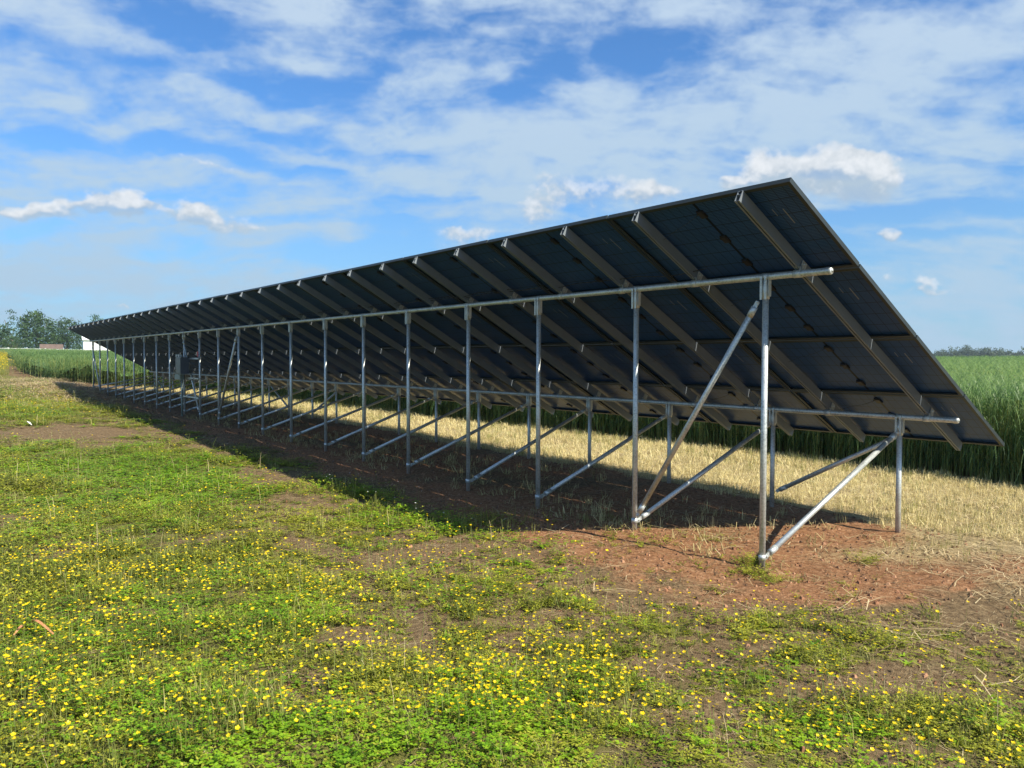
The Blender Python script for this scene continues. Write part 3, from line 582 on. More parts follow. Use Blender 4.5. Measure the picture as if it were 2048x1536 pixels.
def t_straw():
    q = []
    for k in range(3):
        a = rr(0, 6.28); ln = rr(.05, .19); o = np.array([rr(-.06, .06), rr(-.06, .06), rr(.003, .018)]); b = rr(-.4, .4); z = rr(-.004, .012)
        p = [o, o + np.array([math.cos(a), math.sin(a), 0]) * ln * .5 + np.array([0, 0, z]), o + np.array([math.cos(a + b), math.sin(a + b), 0]) * ln]
        q += ribbon(p, rr(.0010, .0022), .0010, side(a), 3, rr(.1, 1))
    return pack(q)
def t_stub():
    q = []
    for k in range(6):
        a = rr(0, 6.28); ln = rr(.05, .13); o = np.array([rr(-.05, .05), rr(-.05, .05), 0]); le = rr(0, .45)
        q += ribbon([o, o + np.array([math.cos(a) * ln * le, math.sin(a) * ln * le, ln])], .0026, .0018, side(rr(0, 6.28)), 4, rr(0, 1))
    for k in range(3):
        a = rr(0, 6.28); ln = rr(.05, .15); o = np.array([rr(-.07, .07), rr(-.07, .07), rr(.02, .07)])
        q += ribbon([o, o + np.array([math.cos(a) * ln, math.sin(a) * ln, rr(-.04, .04)])], .0025, .0015, side(a), 4, rr(.2, 1))
    return pack(q)
def t_crop(h=1.08, nl=8):
    q = []; lean = rr(0, .10); la = rr(0, 6.28); top = np.array([math.cos(la) * lean, math.sin(la) * lean, h])
    q += ribbon([np.zeros(3), top * .5 + np.array([0, 0, .0]), top], .0042, .0022, side(rr(0, 6.28)), 6, rr(.1, .9))
    for k in range(nl):
        f = rr(.12, 1.0) if k else 1.0; o = top * f; a = rr(0, 6.28); ln = rr(.20, .38); s = side(a); d = np.array([math.cos(a), math.sin(a), 0]); dr = rr(-.1, .5)
        p = [o, o + d * ln * .25 + np.array([0, 0, ln * .40]), o + d * ln * .62 + np.array([0, 0, ln * (.50 - .2 * dr)]), o + d * ln * .95 + np.array([0, 0, ln * (.30 - dr)]), o + d * ln * 1.05 + np.array([0, 0, ln * (.05 - 1.3 * dr)])]
        tn = min(1, max(0, f * .6 + rr(-.3, .6)))
        q += ribbon(p, .0062, .001, s, 5, tn)
    return pack(q)
def t_clod():
    q = []; r = rr(.006, .016)
    b = [np.array([math.cos(a) * r * rr(.7, 1.2), math.sin(a) * r * rr(.7, 1.2), -.002]) for a in (0, 1.57, 3.14, 4.71)]; t = [x * .55 + np.array([0, 0, r * rr(.6, 1.1)]) for x in b]; tn = rr(0, 1)
    for i in range(4): j = (i + 1) % 4; q.append(([b[i], b[j], t[j], t[i]], 9, tn))
    q.append((t, 9, tn)); return pack(q)
def flower_quads(o, r, a0, tiltv, mi=7):
    q = []; t = rr(.3, 1); n = np.array([math.sin(tiltv) * math.cos(a0), math.sin(tiltv) * math.sin(a0), math.cos(tiltv)])
    e1 = np.cross(n, [0.3, .9, .1]); e1 /= np.linalg.norm(e1); e2 = np.cross(n, e1)
    for k in range(5):
        a = k * 1.2566; d = e1 * math.cos(a) + e2 * math.sin(a); s = -e1 * math.sin(a) + e2 * math.cos(a)
        q.append(([o, o + d * r * .62 + s * r * .42 + n * r * .22, o + d * r + n * r * .42, o + d * r * .62 - s * r * .42 + n * r * .22], mi, t))
    return q
def t_buttercup(h=None):
    q = []; h = h or rr(.07, .20); la = rr(0, 6.28); top = np.array([math.cos(la) * h * .25, math.sin(la) * h * .25, h]); mid = top * .5 + np.array([rr(-.01, .01), rr(-.01, .01), 0])
    q += ribbon([np.zeros(3), mid, top], .0014, .0009, side(la), 8, rr(0, 1)); q += flower_quads(top, rr(.007, .0128), rr(0, 6.28), rr(0, .6))
    if rr(0, 1) < .45:
        t2 = mid + np.array([rr(-.05, .05), rr(-.05, .05), h * rr(.25, .5)]); q += ribbon([mid, t2], .0012, .0008, side(la + 1), 8, .5); q += flower_quads(t2, rr(.008, .012), rr(0, 6.28), rr(0, .8))
    return pack(q)
def t_broad():
    q = []; n = random.randint(5, 8); tn = rr(.2, .8)
    for k in range(n):
        a = k * 6.28 / n + rr(-.3, .3); L_ = rr(.04, .085); z = rr(.3, .9); s = side(a); d = np.array([math.cos(a), math.sin(a), 0])
        q += ribbon([np.array([0, 0, .004]), d * L_ * .5 + np.array([0, 0, L_ * z * .5]), d * L_ + np.array([0, 0, L_ * z * .35])], .009, .003, s, random.choice((0, 1)), min(1, max(0, tn + rr(-.2, .2))))
    return pack(q)
def t_stalk():
    q = []; a = rr(0, 6.28); h = rr(.10, .26); le = rr(.1, .7); d = np.array([math.cos(a), math.sin(a), 0]) * h * le
    q += ribbon([np.zeros(3), d * .35 + np.array([0, 0, h * .6]), d + np.array([0, 0, h])], .0014, .0008, side(a), random.choice((8, 3, 2)), rr(.3, 1))
    if rr(0, 1) < .5: q += ribbon([d * .35 + np.array([0, 0, h * .6]), d * .2 + side(a) * h * .25 + np.array([0, 0, h * .85])], .0011, .0007, side(a), 8, .7)
    return pack(q)
PLANT_MATS = [M_CLOVER, M_WEED, M_BLADE, M_STRAW, M_STUB, M_CROP, M_STEM, M_PETAL, M_FSTEM, M_CLOD, M_WHITEFL]
def scatter(name, sets, kind='stuff', label=None, cat=None):
    """sets: (templates, P(n,3), scale(n), height scale(n) or None, tint shift(n) or None)"""
    Q, MI, TN = [], [], []
    for (T, P, sc, hs, ts) in sets:
        if len(P) == 0: continue
        idx = RNG.integers(0, len(T), len(P)); yaw = RNG.uniform(0, 2 * math.pi, len(P))
        for k, (V, m, t) in enumerate(T):
            w = np.where(idx == k)[0]
            if len(w) == 0: continue
            c, s = np.cos(yaw[w]), np.sin(yaw[w]); S = sc[w]; H = S if hs is None else hs[w]
            X = V[None, :, :, 0] * S[:, None, None]; Y = V[None, :, :, 1] * S[:, None, None]; Z = V[None, :, :, 2] * H[:, None, None]
            G = np.stack([X * c[:, None, None] - Y * s[:, None, None] + P[w, 0][:, None, None], X * s[:, None, None] + Y * c[:, None, None] + P[w, 1][:, None, None], Z + P[w, 2][:, None, None]], -1)
            Q.append(G.reshape(-1, 4, 3)); MI.append(np.tile(m, len(w)))
            tt = np.tile(t, (len(w), 1));
            if ts is not None: tt = tt + ts[w][:, None]
            TN.append(np.clip(tt, 0, 1).ravel())
    MI = np.concatenate(MI); used = np.unique(MI); rem = np.zeros(max(used) + 1, int)
    for i, u in enumerate(used): rem[u] = i
    return quads_object(name, np.concatenate(Q), [PLANT_MATS[u] for u in used], rem[MI], np.concatenate(TN), kind, label, cat)
def polar_pts(n_per_m2, r0, r1, a0, a1, pref=None, vary=None):
    """random points in a wedge around the viewpoint, density given as a function of distance"""
    area = .5 * math.radians(a1 - a0) * (r1 * r1 - r0 * r0); n = int(area * n_per_m2)
    r = np.sqrt(RNG.uniform(r0 * r0, r1 * r1, n)); a = np.radians(RNG.uniform(a0, a1, n))
    return CAM[0] + r * np.cos(a), CAM[1] + r * np.sin(a), r
def withz(x, y): return np.stack([x, y, gz(x, y)], -1)
def pick(x, y, p, *more):
    k = RNG.uniform(0, 1, len(x)) < p; return (x[k], y[k], *[m[k] for m in more])
TCL = [t_clover() for _ in range(10)]; TRG = [t_ragged() for _ in range(12)]; TGR = [t_grass() for _ in range(10)]; TST = [t_straw() for _ in range(12)]
TSB = [t_stub() for _ in range(10)]; TCR = [t_crop() for _ in range(16)]; TCD = [t_clod() for _ in range(8)]; TBC = [t_buttercup() for _ in range(24)]; TBR = [t_broad() for _ in range(8)]; TSK = [t_stalk() for _ in range(12)]
BANDS = [(3.0, 6.0, 1.0, 1.0), (6.0, 9.5, 1.25, .62), (9.5, 15.0, 1.7, .33), (15.0, 26.0, 2.4, .15), (26.0, 46.0, 3.6, .06)]   # distance from, to, leaf scale, density factor
A0, A1 = -80.0, 4.0
def build_meadow():
    S = []; F = []
    for (r0, r1, sc, dn) in BANDS:
        a1 = A1
        x, y, r = polar_pts(560 * dn, r0, r1, A0, a1); w = weeds(x, y); w = np.maximum(w, .30 * meadow(x, y) * RNG.uniform(.3, 1, len(x)) * np.clip(1 - 1.2 * zone(BARE, x, y), 0, 1)); ok = w > .1
        x, y, w = x[ok], y[ok], w[ok]; cl = np.clip(zone(GREEN, x, y) * .9 + .9 * vfbm2(x * .7, y * .7, 301, 3) + .18, 0, 1)
        kind = RNG.uniform(0, 1, len(x)); keep = RNG.uniform(0, 1, len(x)) < np.clip(w * 1.1, 0, 1); w_low = w
        hs = lambda k: sc * RNG.uniform(.5, 1.25, k.sum())
        a = keep & (kind < cl * .75); b = keep & ~a & (kind < .86); c = keep & ~a & ~b
        # far away the leaves grow in width but not in height
        for T, k in ((TCL, a), (TRG, b), (TGR, c)):
            s = hs(k) * (1.2 if T is TRG else 1.0); h = s / sc * (1 + (sc - 1) * .25) * np.clip(.35 + .7 * w[k] + 1.5 * vfbm2(x[k] * 2.6, y[k] * 2.6, 304, 3), .3, 2.0) * (1.0 if T is not TGR else .95)
            S.append((T, withz(x[k], y[k]), s, h, .30 * vfbm2(x[k] * .8, y[k] * .8, 303, 3) + .55 * vfbm2(x[k] * 4, y[k] * 4, 305, 3)))
        for T, k, dd in ((TBR, keep & (RNG.uniform(0, 1, len(x)) < .07), .9), (TSK, keep & (RNG.uniform(0, 1, len(x)) < .05), .85)):
            s = hs(k) * dd; S.append((T, withz(x[k], y[k]), s, s / sc * (1 + (sc - 1) * .3), None))
        # dead grass and crumbs of soil between the plants
        x, y, r = polar_pts(170 * dn, r0, r1, A0, a1); m = np.clip(meadow(x, y) * .7 + straw(x, y), 0, 1.0) * (1 - .8 * stubble(x, y)); m = m * np.clip(in_crop(x, y) < -.05, 0, 1)
        x, y = pick(x, y, m); S.append((TST, withz(x, y), RNG.uniform(.3, .9, len(x)) * (1 + (sc - 1) * .7), None, RNG.uniform(-.35, .15, len(x))))
    scatter('weeds', S)
    # taller grass tuft and small plants at the first leg
    S = []
    for (cx, cy, n, r, T, s) in ((-.03, 4.22, 26, .12, TGR, 1.6), (-.02, .16, 16, .10, TRG, 1.3), (.18, -.10, 14, .07, TRG, 1.3), (-.30, -.92, 12, .07, TRG, 1.2), (2.1, -.02, 10, .12, TGR, .9), (-.14, .25, 10, .1, TRG, 1.2), (1.15, .28, 16, .18, TRG, 1.3), (.9, -.5, 14, .25, TRG, .9), (1.9, -.35, 16, .2, TGR, .8), (.5, .9, 24, .4, TRG, 1.0), (-.7, .1, 16, .3, TRG, .9), (-.5, -1.9, 20, .3, TGR, .9), (1.3, -1.2, 14, .3, TSB, .9), (2.2, -.6, 24, .3, TSB, .9), (2.6, .95, 30, .25, TRG, 1.4), (2.5, .95, 30, .3, TGR, 1.2)):
        x = cx + RNG.normal(0, r, n); y = cy + RNG.normal(0, r, n); S.append((T, withz(x, y), np.full(n, s), None, None))
    scatter('grass_tufts', S)
    # straw: litter under the array, the loose straw right of the first legs, the heap at the far end
    S = []
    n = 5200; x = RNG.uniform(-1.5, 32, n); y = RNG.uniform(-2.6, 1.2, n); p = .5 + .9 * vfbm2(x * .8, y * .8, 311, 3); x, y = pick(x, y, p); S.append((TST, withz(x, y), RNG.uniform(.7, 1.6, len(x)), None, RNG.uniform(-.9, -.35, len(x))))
    n = 5200; x = RNG.uniform(-3.0, .6, n); y = RNG.uniform(-6.2, 1.6, n); x, y = pick(x, y, np.clip(straw(x, y) * 1.1 - .55 * zone(RED, x, y) + .25 * vfbm2(x * 2, y * 2, 312, 3), 0, 1)); S.append((TST, withz(x, y), RNG.uniform(.8, 2.0, len(x)), None, RNG.uniform(-.1, .3, len(x))))
    n = 200; x = RNG.uniform(-3, 3, n) ; y = RNG.uniform(-2.4, 1.0, n); S.append((TST, withz(x, y), RNG.uniform(1.2, 2.4, n), None, RNG.uniform(-.3, .2, n)))
    n = 5000; x = RNG.normal(31, 3.4, n); y = RNG.normal(1.55, .75, n); P = withz(x, y); P[:, 2] += RNG.uniform(0, .07, n); S.append((TST, P, RNG.uniform(1.5, 3.6, n), RNG.uniform(2, 7, n), RNG.uniform(-.35, .35, n)))
    scatter('loose_straw', S)
    S = []
    n = 11000; x = RNG.uniform(-3, 6, n); y = RNG.uniform(-2.6, 2.4, n); p = np.clip(zone(RED, x, y) * .8 + .1 + zone(BARE, x, y) * .3, 0, 1); x, y = pick(x, y, p); S.append((TCD, withz(x, y), RNG.uniform(.35, 1.35, len(x)) ** 2.4, None, None))
    n = 5000; x = RNG.uniform(6, 34, n); y = RNG.uniform(-2.6, 1.2, n); S.append((TCD, withz(x, y), RNG.uniform(.8, 2.2, n), None, RNG.uniform(-.5, .1, n)))
    n = 4500; x = RNG.uniform(-3, 4, n); y = RNG.uniform(.5, 5.4, n); S.append((TCD, withz(x, y), RNG.uniform(.4, 1.0, n), None, RNG.uniform(-.6, .0, n)))
    scatter('soil_crumbs', S)
    # stubble strip
    S = []
    for (r0, r1, sc, dn) in ((6, 12, 1.0, 1.0), (12, 18, 1.3, .62), (18, 28, 1.8, .34), (28, 42, 2.4, .2)):
        x, y, r = polar_pts(300 * dn, r0, r1, -80, -6); x, y = pick(x, y, stubble(x, y)); g = vfbm2(x * .5, y * .5, 320, 3)
        row = .5 + .5 * np.cos((y + .03 * g) * 2 * math.pi / .19); x, y, row, g = pick(x, y, .25 + .75 * row, row, g)
        S.append((TSB, withz(x, y), RNG.uniform(.75, 1.25, len(x)) * sc, RNG.uniform(.35, .95, len(x)) * (1 + (sc - 1) * .2), .25 * g + RNG.uniform(-.1, .1, len(x))))
        x, y, r = polar_pts(110 * dn, r0, r1, -80, -6); x, y = pick(x, y, stubble(x, y)); P = withz(x, y); P[:, 2] += .01; S.append((TST, P, RNG.uniform(.8, 1.6, len(x)) * (1 + (sc - 1) * .6), None, RNG.uniform(.0, .4, len(x))))
        x, y, r = polar_pts(55 * dn, r0, r1, -80, -6); x, y = pick(x, y, stubble(x, y) * np.clip(.3 + 1.4 * vfbm2(x * .6, y * .6, 330, 3), 0, 1)); S.append((TGR, withz(x, y), RNG.uniform(.7, 1.3, len(x)) * sc, None, None))
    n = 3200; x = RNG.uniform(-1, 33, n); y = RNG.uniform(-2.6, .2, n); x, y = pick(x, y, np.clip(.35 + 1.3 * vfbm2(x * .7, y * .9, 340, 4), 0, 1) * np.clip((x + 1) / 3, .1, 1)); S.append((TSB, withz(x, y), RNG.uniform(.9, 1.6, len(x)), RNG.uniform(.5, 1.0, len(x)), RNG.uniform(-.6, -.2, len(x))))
    scatter('stubble', S)
build_meadow()

# ------------------------------------------------------------------ buttercups: the nearest 300 as things, the rest as one mass
def build_buttercups():
    P = []
    for (r0, r1, sc, dn) in ((3.4, 7, 1, 1.0), (7, 11, 1.0, .55), (11, 17, 1.1, .3), (17, 40, 1.5, .12)):
        x, y, r = polar_pts(560 * dn, r0, r1, A0, A1)
        p = (1.0 * np.minimum(zone(FLOW, x, y), 1.1) * np.clip(.75 + 2.6 * vfbm2(x * 2.2, y * 2.2, 400, 3), 0, 2) + .03 + .30 * np.exp(-(r - 3.6) / 1.5) * 1.4 + .16 * np.clip(vfbm2(x * 1.5, y * 1.5, 401, 3), 0, 1)) * meadow(x, y) * np.clip(weeds(x, y) * 1.6 + .25, 0, 1)
        # the tall yellow strip along the field's far left edge
        x, y, r = pick(x, y, p, r); P.append(np.stack([x, y, gz(x, y), np.full(len(x), sc), r], -1))
    P = np.concatenate(P); P = P[np.argsort(P[:, 4])]
    d = np.stack([P[:, 0], P[:, 1], P[:, 2] + .1], -1) - CAM; zf = d @ CF; u = (d @ CR) / zf * 773.6; v = (d @ CU) / zf * 773.6
    vis = (np.abs(u) < 500) & (v > -378); near = np.zeros(len(P), bool); near[np.where(vis)[0][:300]] = True
    def split(t):
        V, m, tn = t; out = []
        for mi in (8, 7):
            k = m == mi; me_q = V[k]; n = len(me_q); nm = 'stem' if mi == 8 else 'blossom'
            me = bpy.data.meshes.new(nm); me.from_pydata(me_q.reshape(-1, 3).tolist(), [], [[4 * i, 4 * i + 1, 4 * i + 2, 4 * i + 3] for i in range(n)]); me.materials.append(PLANT_MATS[mi])
            a = me.attributes.new('tint', 'FLOAT', 'FACE'); a.data.foreach_set('value', tn[k]); out.append((nm, me))
        return out
    protos = [split(t) for t in TBC]
    PU = u[near]
    for (x, y, z, s, r), uu in zip(P[near], PU):
        k = random.randrange(len(protos)); two = int((TBC[k][1] == 7).sum()) > 5
        where = 'bottom left' if uu < -170 else 'bottom centre' if uu < 170 else 'bottom right'
        e = empty('buttercup', (x, y, z), 'small yellow buttercup with %s on thin stem in nearest weeds at %s' % ('two blossoms' if two else 'one blossom', where), 'flower', '%s buttercups in the %s weeds' % ('two-flowered' if two else 'single', where), rr(0, 6.28))
        e.scale = (1, 1, rr(.7, 1.2))
        for nm, me in protos[k]: link(nm, me, e)
    Q = P[~near]
    scatter('buttercups', [(TBC, Q[:, :3], Q[:, 3] * RNG.uniform(.85, 1.15, len(Q)), RNG.uniform(.6, 1.2, len(Q)) * (1 + (Q[:, 3] - 1) * .3), None)])
    n = 5000; x = RNG.uniform(50, 140, n); e = np.clip(x - 38, 0, 15) * .022 + .15 - np.maximum(x - 53, 0) * .074; y = e + RNG.uniform(.4, 3.4, n)
    scatter('yellow_weed_strip', [(TBC, withz(x, y), RNG.uniform(1.8, 3.2, n), RNG.uniform(2, 5.0, n), None), (TGR, withz(x, y + .3), RNG.uniform(2.5, 4, n), RNG.uniform(2, 4, n), None)])
    # white daisies at the shadow's edge
    def t_daisy():
        h = rr(.10, .2); q = ribbon([np.zeros(3), np.array([.01, 0, h])], .0010, .0008, side(rr(0, 3)), 8, .6); return pack(q + flower_quads(np.array([.01, 0, h]), .008, rr(0, 6), rr(0, .5), 10))
    TD = [t_daisy() for _ in range(4)]; k = 26; x = RNG.uniform(2.3, 5.5, k); y = 1.0 + RNG.uniform(-.35, .45, k); scatter('white_daisies', [(TD, withz(x, y), np.full(k, 1.1), None, None)])
build_buttercups()

# ------------------------------------------------------------------ the standing crop
def build_crop():
    S = []
    n = 13500; x = RNG.uniform(-9, 34, n); dpt = RNG.exponential(.75, n); y = np.interp(x, CROPX, CROPY) + .12 * vfbm2(x * 1.3, 0 * x, 210, 3) - dpt
    r = np.hypot(x - CAM[0], y - CAM[1]); ok = (dpt < 3.2) & (in_crop(x, y) > -.02); x, y, r = x[ok], y[ok], r[ok]
    hv = 1 + .20 * vfbm2(x * .9, y * .9, 501, 3)
    S.append((TCR, withz(x, y), np.clip(r / 17, .95, 1.6) * RNG.uniform(.9, 1.1, len(x)), RNG.uniform(.80, 1.08, len(x)) * hv, .5 * vfbm2(x * .45, y * .45, 502, 3)))
    for (a0, a1, r0, r1, dn, sc) in ((-82, -60, 10, 20, 42, 1.1), (-82, -62, 20, 45, 11, 1.6), (-82, -62, 45, 110, 1.5, 3.2), (-82, -60, 110, 260, .25, 6.5),
                                     (-24, 5, 34, 46, 26, 1.6), (-24, 5, 46, 80, 6.5, 2.3), (-24, 5, 80, 180, .9, 4.5), (-24, 5, 180, 240, .3, 7)):
        x, y, r = polar_pts(dn, r0, r1, a0, a1); e = in_crop(x, y); x, y, r, e = [q[e > 0] for q in (x, y, r, e)]
        g = vfbm2(x * .05, y * .05, 503, 3) + .5 * vfbm2(x * .4, y * .4, 504, 3)
        S.append((TCR, withz(x, y), sc * RNG.uniform(.8, 1.2, len(x)), RNG.uniform(.9, 1.08, len(x)) * (1 + .08 * g), .16 + .35 * g))
    scatter('standing_crop', S)
    m, N, L, p, o = mat('crop_canopy'); c = coords(N); nn = noise_tex(N, L, 9, 8, c, .7); n2 = noise_tex(N, L, .25, 5, c)
    a = N('ShaderNodeMath'); a.operation = 'MULTIPLY_ADD'; L(n2, a.inputs[0]); a.inputs[1].default_value = .5; L(nn, a.inputs[2])
    L(ramp(N, L, a.outputs[0], [(.5, (.03, .07, .018)), (.75, (.075, .15, .032)), (.98, (.15, .23, .06))]), p.inputs['Base Color']); p.inputs['Roughness'].default_value = .8; bump(N, L, nn, p, 1.0, .12)
    xs = spaced(-10, 40, .35, -400, 700, 1.06); ys = spaced(-12, 2, .35, -900, 60, 1.06); X, Y = np.meshgrid(xs, ys)
    Z = gz(X, Y) + .80 + .13 * vfbm2(X * 2.5, Y * 2.5, 510, 4) - np.clip(.9 - in_crop(X, Y), 0, .9) * .5
    me, X, Y = grid_mesh('crop_undergrowth', xs, ys, Z, in_crop(X, Y) > .25); me.materials.append(m); tag(link('crop_undergrowth', me), kind='stuff')
build_crop()

# ------------------------------------------------------------------ trees, house, shed, fence beyond the field
M_BARK = plain('bark', (.13, .10, .075), .9, 0, .3, 20)
M_TREE = leafy('tree_leaf', [(0, (.020, .050, .014)), (.5, (.042, .09, .024)), (1, (.085, .15, .04))], .25)
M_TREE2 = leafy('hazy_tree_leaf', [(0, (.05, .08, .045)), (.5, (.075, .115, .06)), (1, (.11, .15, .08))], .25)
def at(u, v_, dist):             # bearing of a pixel column, at a distance
    d = CF + CR * (u - 1024) / 1547.1; a = math.atan2(d[1], d[0]); return CAM[0] + dist * math.cos(a), CAM[1] + dist * math.sin(a)
def tree(x, y, h, w, label, group=None, thin=1.0, name='tree', leafm=None, low=.12, cat='tree'):
    z = float(gz(x, y)) - .3; e = empty(name, (x, y, z), label, cat, group)
    b = MB(); th = h * (low + .25); b.tube((0, 0, 0), (rr(-.3, .3), rr(-.3, .3), th), h * .028, 8, h * .018)
    tips = []
    for k in range(7):
        a = k * .9 + rr(0, .5); L_ = w * rr(.25, .42); zz = h * rr(low + .1, .55); p = Vector((0, 0, zz * .8)); q = Vector((math.cos(a) * L_, math.sin(a) * L_, zz + h * rr(.08, .3))); b.tube(p, q, h * .010, 6, h * .004); tips.append(q)
    link('trunk', b.mesh('trunk', [M_BARK]), e)
    nc = int(120 * thin + 25); C = []
    while len(C) < nc:
        p = RNG.uniform(-1, 1, 3); rad = np.linalg.norm(p)
        if rad > 1: continue
        if rad < .45 and RNG.uniform() < .6: continue
        p[2] = p[2] * (.5 - low / 2) * h + h * (.5 + low / 2); f = 1 - .35 * max(0, (p[2] / h - .6)) ; p[0] *= w / 2 * f * 1.02; p[1] *= w / 2 * f; C.append(p)
    C = np.array(C); C += .06 * w * RNG.normal(0, 1, C.shape) * [1, 1, .6]; m_ = 26
    P = np.repeat(C, m_, 0) + RNG.normal(0, 1, (nc * m_, 3)) * [w * .052, w * .052, w * .040]; n = len(P)
    a = RNG.normal(0, 1, (n, 3)); a /= np.linalg.norm(a, axis=1, keepdims=True); c = np.cross(a, RNG.normal(0, 1, (n, 3))); c /= np.linalg.norm(c, axis=1, keepdims=True); s = w * .027 * RNG.uniform(.6, 1.3, (n, 1))
    Q = np.stack([P - a * s, P + c * s * .6, P + a * s, P - c * s * .6], 1)
    tn = np.repeat(RNG.uniform(.1, .9, nc), m_) + RNG.uniform(-.2, .2, n)
    cr = quads_object('crown', Q, [leafm or M_TREE], None, np.clip(tn, 0, 1)); cr.parent = e
    return e
def build_distance():
    T = [(-12, 235, 662, 9, 'leafy green tree at the far left edge of the field', 1.0), (26, 262, 637, 9.0, 'tall sparse tree with sky showing through its crown', .12), (76, 222, 634, 8.4, 'largest round dark green tree standing beyond the far fence', 1.5),
         (108, 240, 668, 5.5, 'lower dark tree filling the gap between the two big trees', .9), (134, 228, 645, 7.2, 'broad green tree just left of the tip of the solar array', 1.3), (169, 246, 671, 5.0, 'small dark tree beside the white shed', .9), (24, 205, 673, 3.4, 'low bush under the sparse tree', .5), (193, 300, 640, 9, 'distant pale tree behind the upper end of the solar array', .4), (47, 214, 682, 4.6, 'low spreading shrub left of the largest round tree', .6)]
    for (u, d, h, w, lab, th) in T:
        x, y = at(u, 0, d); h = CAM[2] + d * (720.8 - h) / 1547.1 / math.cos(.55) * .86 - float(gz(x, y)); tree(x, y, h, w, lab, None, th, 'shrub' if h < 4.6 else 'tree', low=.05 if h < 4.6 else .14, cat='shrub' if h < 4.6 else 'tree')
    labs = ['low hazy bush on the right horizon nearest the panel edge', 'rounded hazy bush second along the right horizon', 'tallest hazy tree of the right horizon clump', 'wide hazy bush just right of the tallest horizon tree', 'small hazy bush in the dip of the right horizon', 'second tallest hazy bush on the right horizon', 'hazy bush sloping down on the right horizon', 'low hazy bush near the right picture edge', 'lowest hazy bush at the right picture edge', 'hazy bush just beyond the right picture edge']
    for (u, h, w, lab) in zip((1880, 1898, 1925, 1945, 1958, 1972, 1992, 2012, 2036, 2070), (4.8, 5.8, 7.4, 6.0, 4.0, 6.5, 5.6, 4.0, 3.2, 4.6), (12, 13, 12, 13, 11, 12, 14, 14, 16, 18), labs):
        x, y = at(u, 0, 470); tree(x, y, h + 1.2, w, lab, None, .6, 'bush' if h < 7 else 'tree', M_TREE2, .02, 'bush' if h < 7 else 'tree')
    mw = plain('white_paint', (.74, .74, .72), .6, 0, .05); mb = plain('brown_brick', (.20, .13, .09), .85, 0, .15, 3); mr_ = plain('brown_shingle', (.13, .09, .07), .9, 0, .2, 2); mg = plain('window_glass', (.05, .06, .08), .1)
    # house
    x, y = at(104, 0, 205); z = float(gz(x, y)); ang = math.atan2(y - CAM[1], x - CAM[0]) + math.pi / 2
    h = empty('farm_house', (x, y, z - 1.0), 'low brown house with white gables seen between the trees beyond the fence', 'house', None, ang)
    b = MB(); b.box((0, 0, 1.3), (2.1, 2.4, 1.3)); w_ = link('wall', b.mesh('wall', [mb]), h)
    b = MB(); R = Matrix.Rotation(.5, 3, 'X'); b.box((0, -1.25, 3.2), (2.3, 1.5, .06), R); b.box((0, 1.25, 3.2), (2.3, 1.5, .06), Matrix.Rotation(-.5, 3, 'X')); link('roof', b.mesh('roof', [mr_]), h)
    for gx in (-.25, .55):
        me = bpy.data.meshes.new('dormer'); me.from_pydata([(gx - .3, -2.0, 2.9), (gx + .3, -2.0, 2.9), (gx + .3, -2.0, 3.4), (gx, -2.0, 3.75), (gx - .3, -2.0, 3.4), (gx - .3, 0, 2.9), (gx + .3, 0, 2.9), (gx + .3, 0, 3.4), (gx, 0, 3.75), (gx - .3, 0, 3.4)], [], [(0, 1, 2, 3, 4), (5, 9, 8, 7, 6), (1, 6, 7, 2), (2, 7, 8, 3), (3, 8, 9, 4), (4, 9, 5, 0)]); me.materials.append(mw); link('dormer', me, h)
    for gx in (-1.2, 0, 1.2): b = MB(); b.box((gx, -2.42, 1.5), (.3, .03, .4)); link('window', b.mesh('window', [mg]), h)
    # small red brick hut
    x, y = at(32, 0, 215); z = float(gz(x, y)); h = empty('brick_hut', (x, y, z - .2), 'tiny red brown hut with a pointed roof under the sparse tree', 'hut', None, ang)
    b = MB(); b.box((0, 0, 1.2), (.5, .6, 1.2)); link('wall', b.mesh('wall', [mb]), h); b = MB(); b.tube((0, 0, 2.4), (0, 0, 3.6), .85, 4, .02); link('roof', b.mesh('roof', [mr_]), h); b = MB(); b.box((0, -.61, 1), (.2, .02, .9)); link('door', b.mesh('door', [mw]), h)
    # white shed
    x, y = at(222, 0, 175); z = float(gz(x, y)); h = empty('white_shed', (x, y, z - .2), 'plain white metal shed glimpsed under the far end of the solar array', 'shed', None, ang)
    b = MB(); b.box((0, 0, 1.85), (4.9, 4, 1.85)); link('wall', b.mesh('wall', [mw]), h); b = MB(); b.box((0, -2.1, 4.1), (5.1, 2.25, .05), Matrix.Rotation(.22, 3, 'X')); b.box((0, 2.1, 4.1), (5.1, 2.25, .05), Matrix.Rotation(-.22, 3, 'X')); link('roof', b.mesh('roof', [mw]), h)
    b = MB(); b.box((1.5, -4.01, 1.4), (1.2, .02, 1.4)); link('door', b.mesh('door', [plain('grey_door', (.5, .5, .5))]), h)
    # fence
    u0_, u1_, dist = -60, 330, 158.0; a = np.array(at(u0_, 0, dist)); c = np.array(at(u1_, 0, dist)); ln = float(np.hypot(*(c - a))); n = int(ln / 2.6); dr = (c - a) / ln
    f = empty('white_fence', (a[0], a[1], float(gz(*a))), 'long white rail fence along the far side of the field', 'fence', None, math.atan2(dr[1], dr[0])); z0 = float(gz(*a))
    pts = [(k * ln / n, 0, float(gz(*(a + dr * k * ln / n))) - z0 + .12) for k in range(n + 1)]; b = MB()
    for q, s in zip(pts[:-1], pts[1:]):
        for hz in (.75, 1.25): b.tube((q[0], 0, q[2] + hz), (s[0], 0, s[2] + hz), .055, 4, smooth=False)
    link('rail', b.mesh('rail', [mw]), f); b = MB(); b.box((0, 0, .55), (.07, .07, .85)); pm = b.mesh('post', [mw])
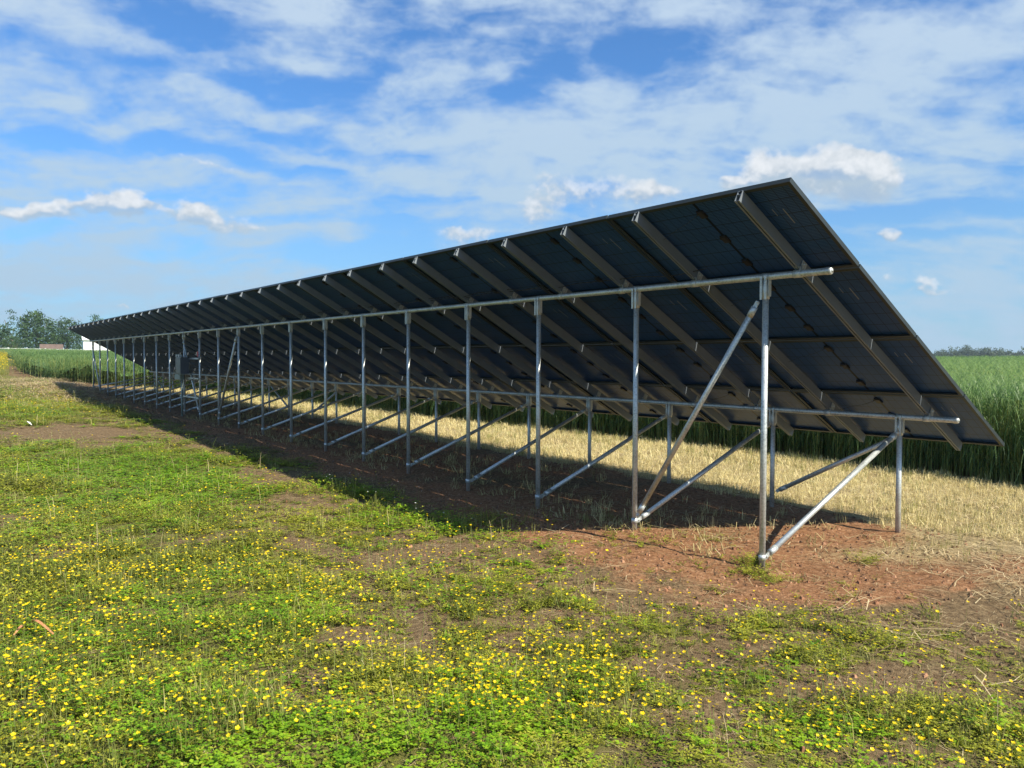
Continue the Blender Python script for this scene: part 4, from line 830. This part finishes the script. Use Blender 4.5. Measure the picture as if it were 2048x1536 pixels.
    for q in pts: link('post', pm, f, Matrix.Translation(q))
build_distance()

# ------------------------------------------------------------------ small loose things
def build_small():
    def curl(name, loc, ang, label, s):
        m = leafm; Q = []; n = 7; w = .011 * s
        pts = [Vector((k / n * .16 * s, .05 * s * math.sin(k / n * 2.2), .012 + .05 * s * math.sin(k / n * 2.6))) for k in range(n + 1)]
        v = []; f = []
        for k, p in enumerate(pts):
            ww = w * (.25 + .55 * math.sin(.3 + k / n * 2.6)); v += [(p.x, p.y - ww, p.z + .006 * s), (p.x, p.y, p.z), (p.x, p.y + ww, p.z + .006 * s)]
        for k in range(n): a = 3 * k; f += [(a, a + 1, a + 4, a + 3), (a + 1, a + 2, a + 5, a + 4)]
        me = bpy.data.meshes.new(name); me.from_pydata(v, [], f); me.materials.append(leafm); o = link(name, me); mod = o.modifiers.new('thickness', 'SOLIDIFY'); mod.thickness = .0015
        o.location = (loc[0], loc[1], float(gz(*loc)) + .03); o.rotation_euler = (.1, 0, ang); tag(o, label, 'dry leaf')
    leafm = plain('dry_orange_leaf', (.42, .19, .08), .6, 0, .2, 30)
    curl('dry_leaf', (1.70, 4.88), 2.6, 'curled dry orange leaf nearest the left picture edge', 1.15); curl('dry_leaf', (1.52, 4.75), .2, 'broad dry orange leaf in the weeds right of the other one', 1.2)
    me = bpy.data.meshes.new('paper_scrap'); me.from_pydata([(-.07, -.05, 0), (.06, -.06, .03), (.08, .05, .06), (.0, .08, .13), (-.06, .05, .09), (0, 0, .10)], [], [(0, 1, 5), (1, 2, 5), (2, 3, 5), (3, 4, 5), (4, 0, 5)])
    me.materials.append(plain('white_paper', (.75, .75, .73), .8, 0, .05)); o = link('paper_scrap', me); md = o.modifiers.new('thickness', 'SOLIDIFY'); md.thickness = .002; o.scale = (.7, .7, .7); o.location = (15.65, 3.48, float(gz(15.65, 3.48)) + .02); tag(o, 'crumpled white scrap lying on the grass near the far bare patch', 'litter')
build_small()

# ------------------------------------------------------------------ the summer haze over the far fields
def build_haze():
    b = MB(); b.box((60, -60, 19.0), (760, 760, 26.0)); m = bpy.data.materials.new('haze'); m.use_nodes = True; nt = m.node_tree; nt.nodes.clear()
    v = nt.nodes.new('ShaderNodeVolumePrincipled'); v.inputs['Color'].default_value = (.72, .84, 1, 1); v.inputs['Density'].default_value = .00028; v.inputs['Anisotropy'].default_value = .2
    o = nt.nodes.new('ShaderNodeOutputMaterial'); nt.links.new(v.outputs[0], o.inputs['Volume']); tag(link('haze', b.mesh('haze', [m])), kind='stuff')
build_haze()
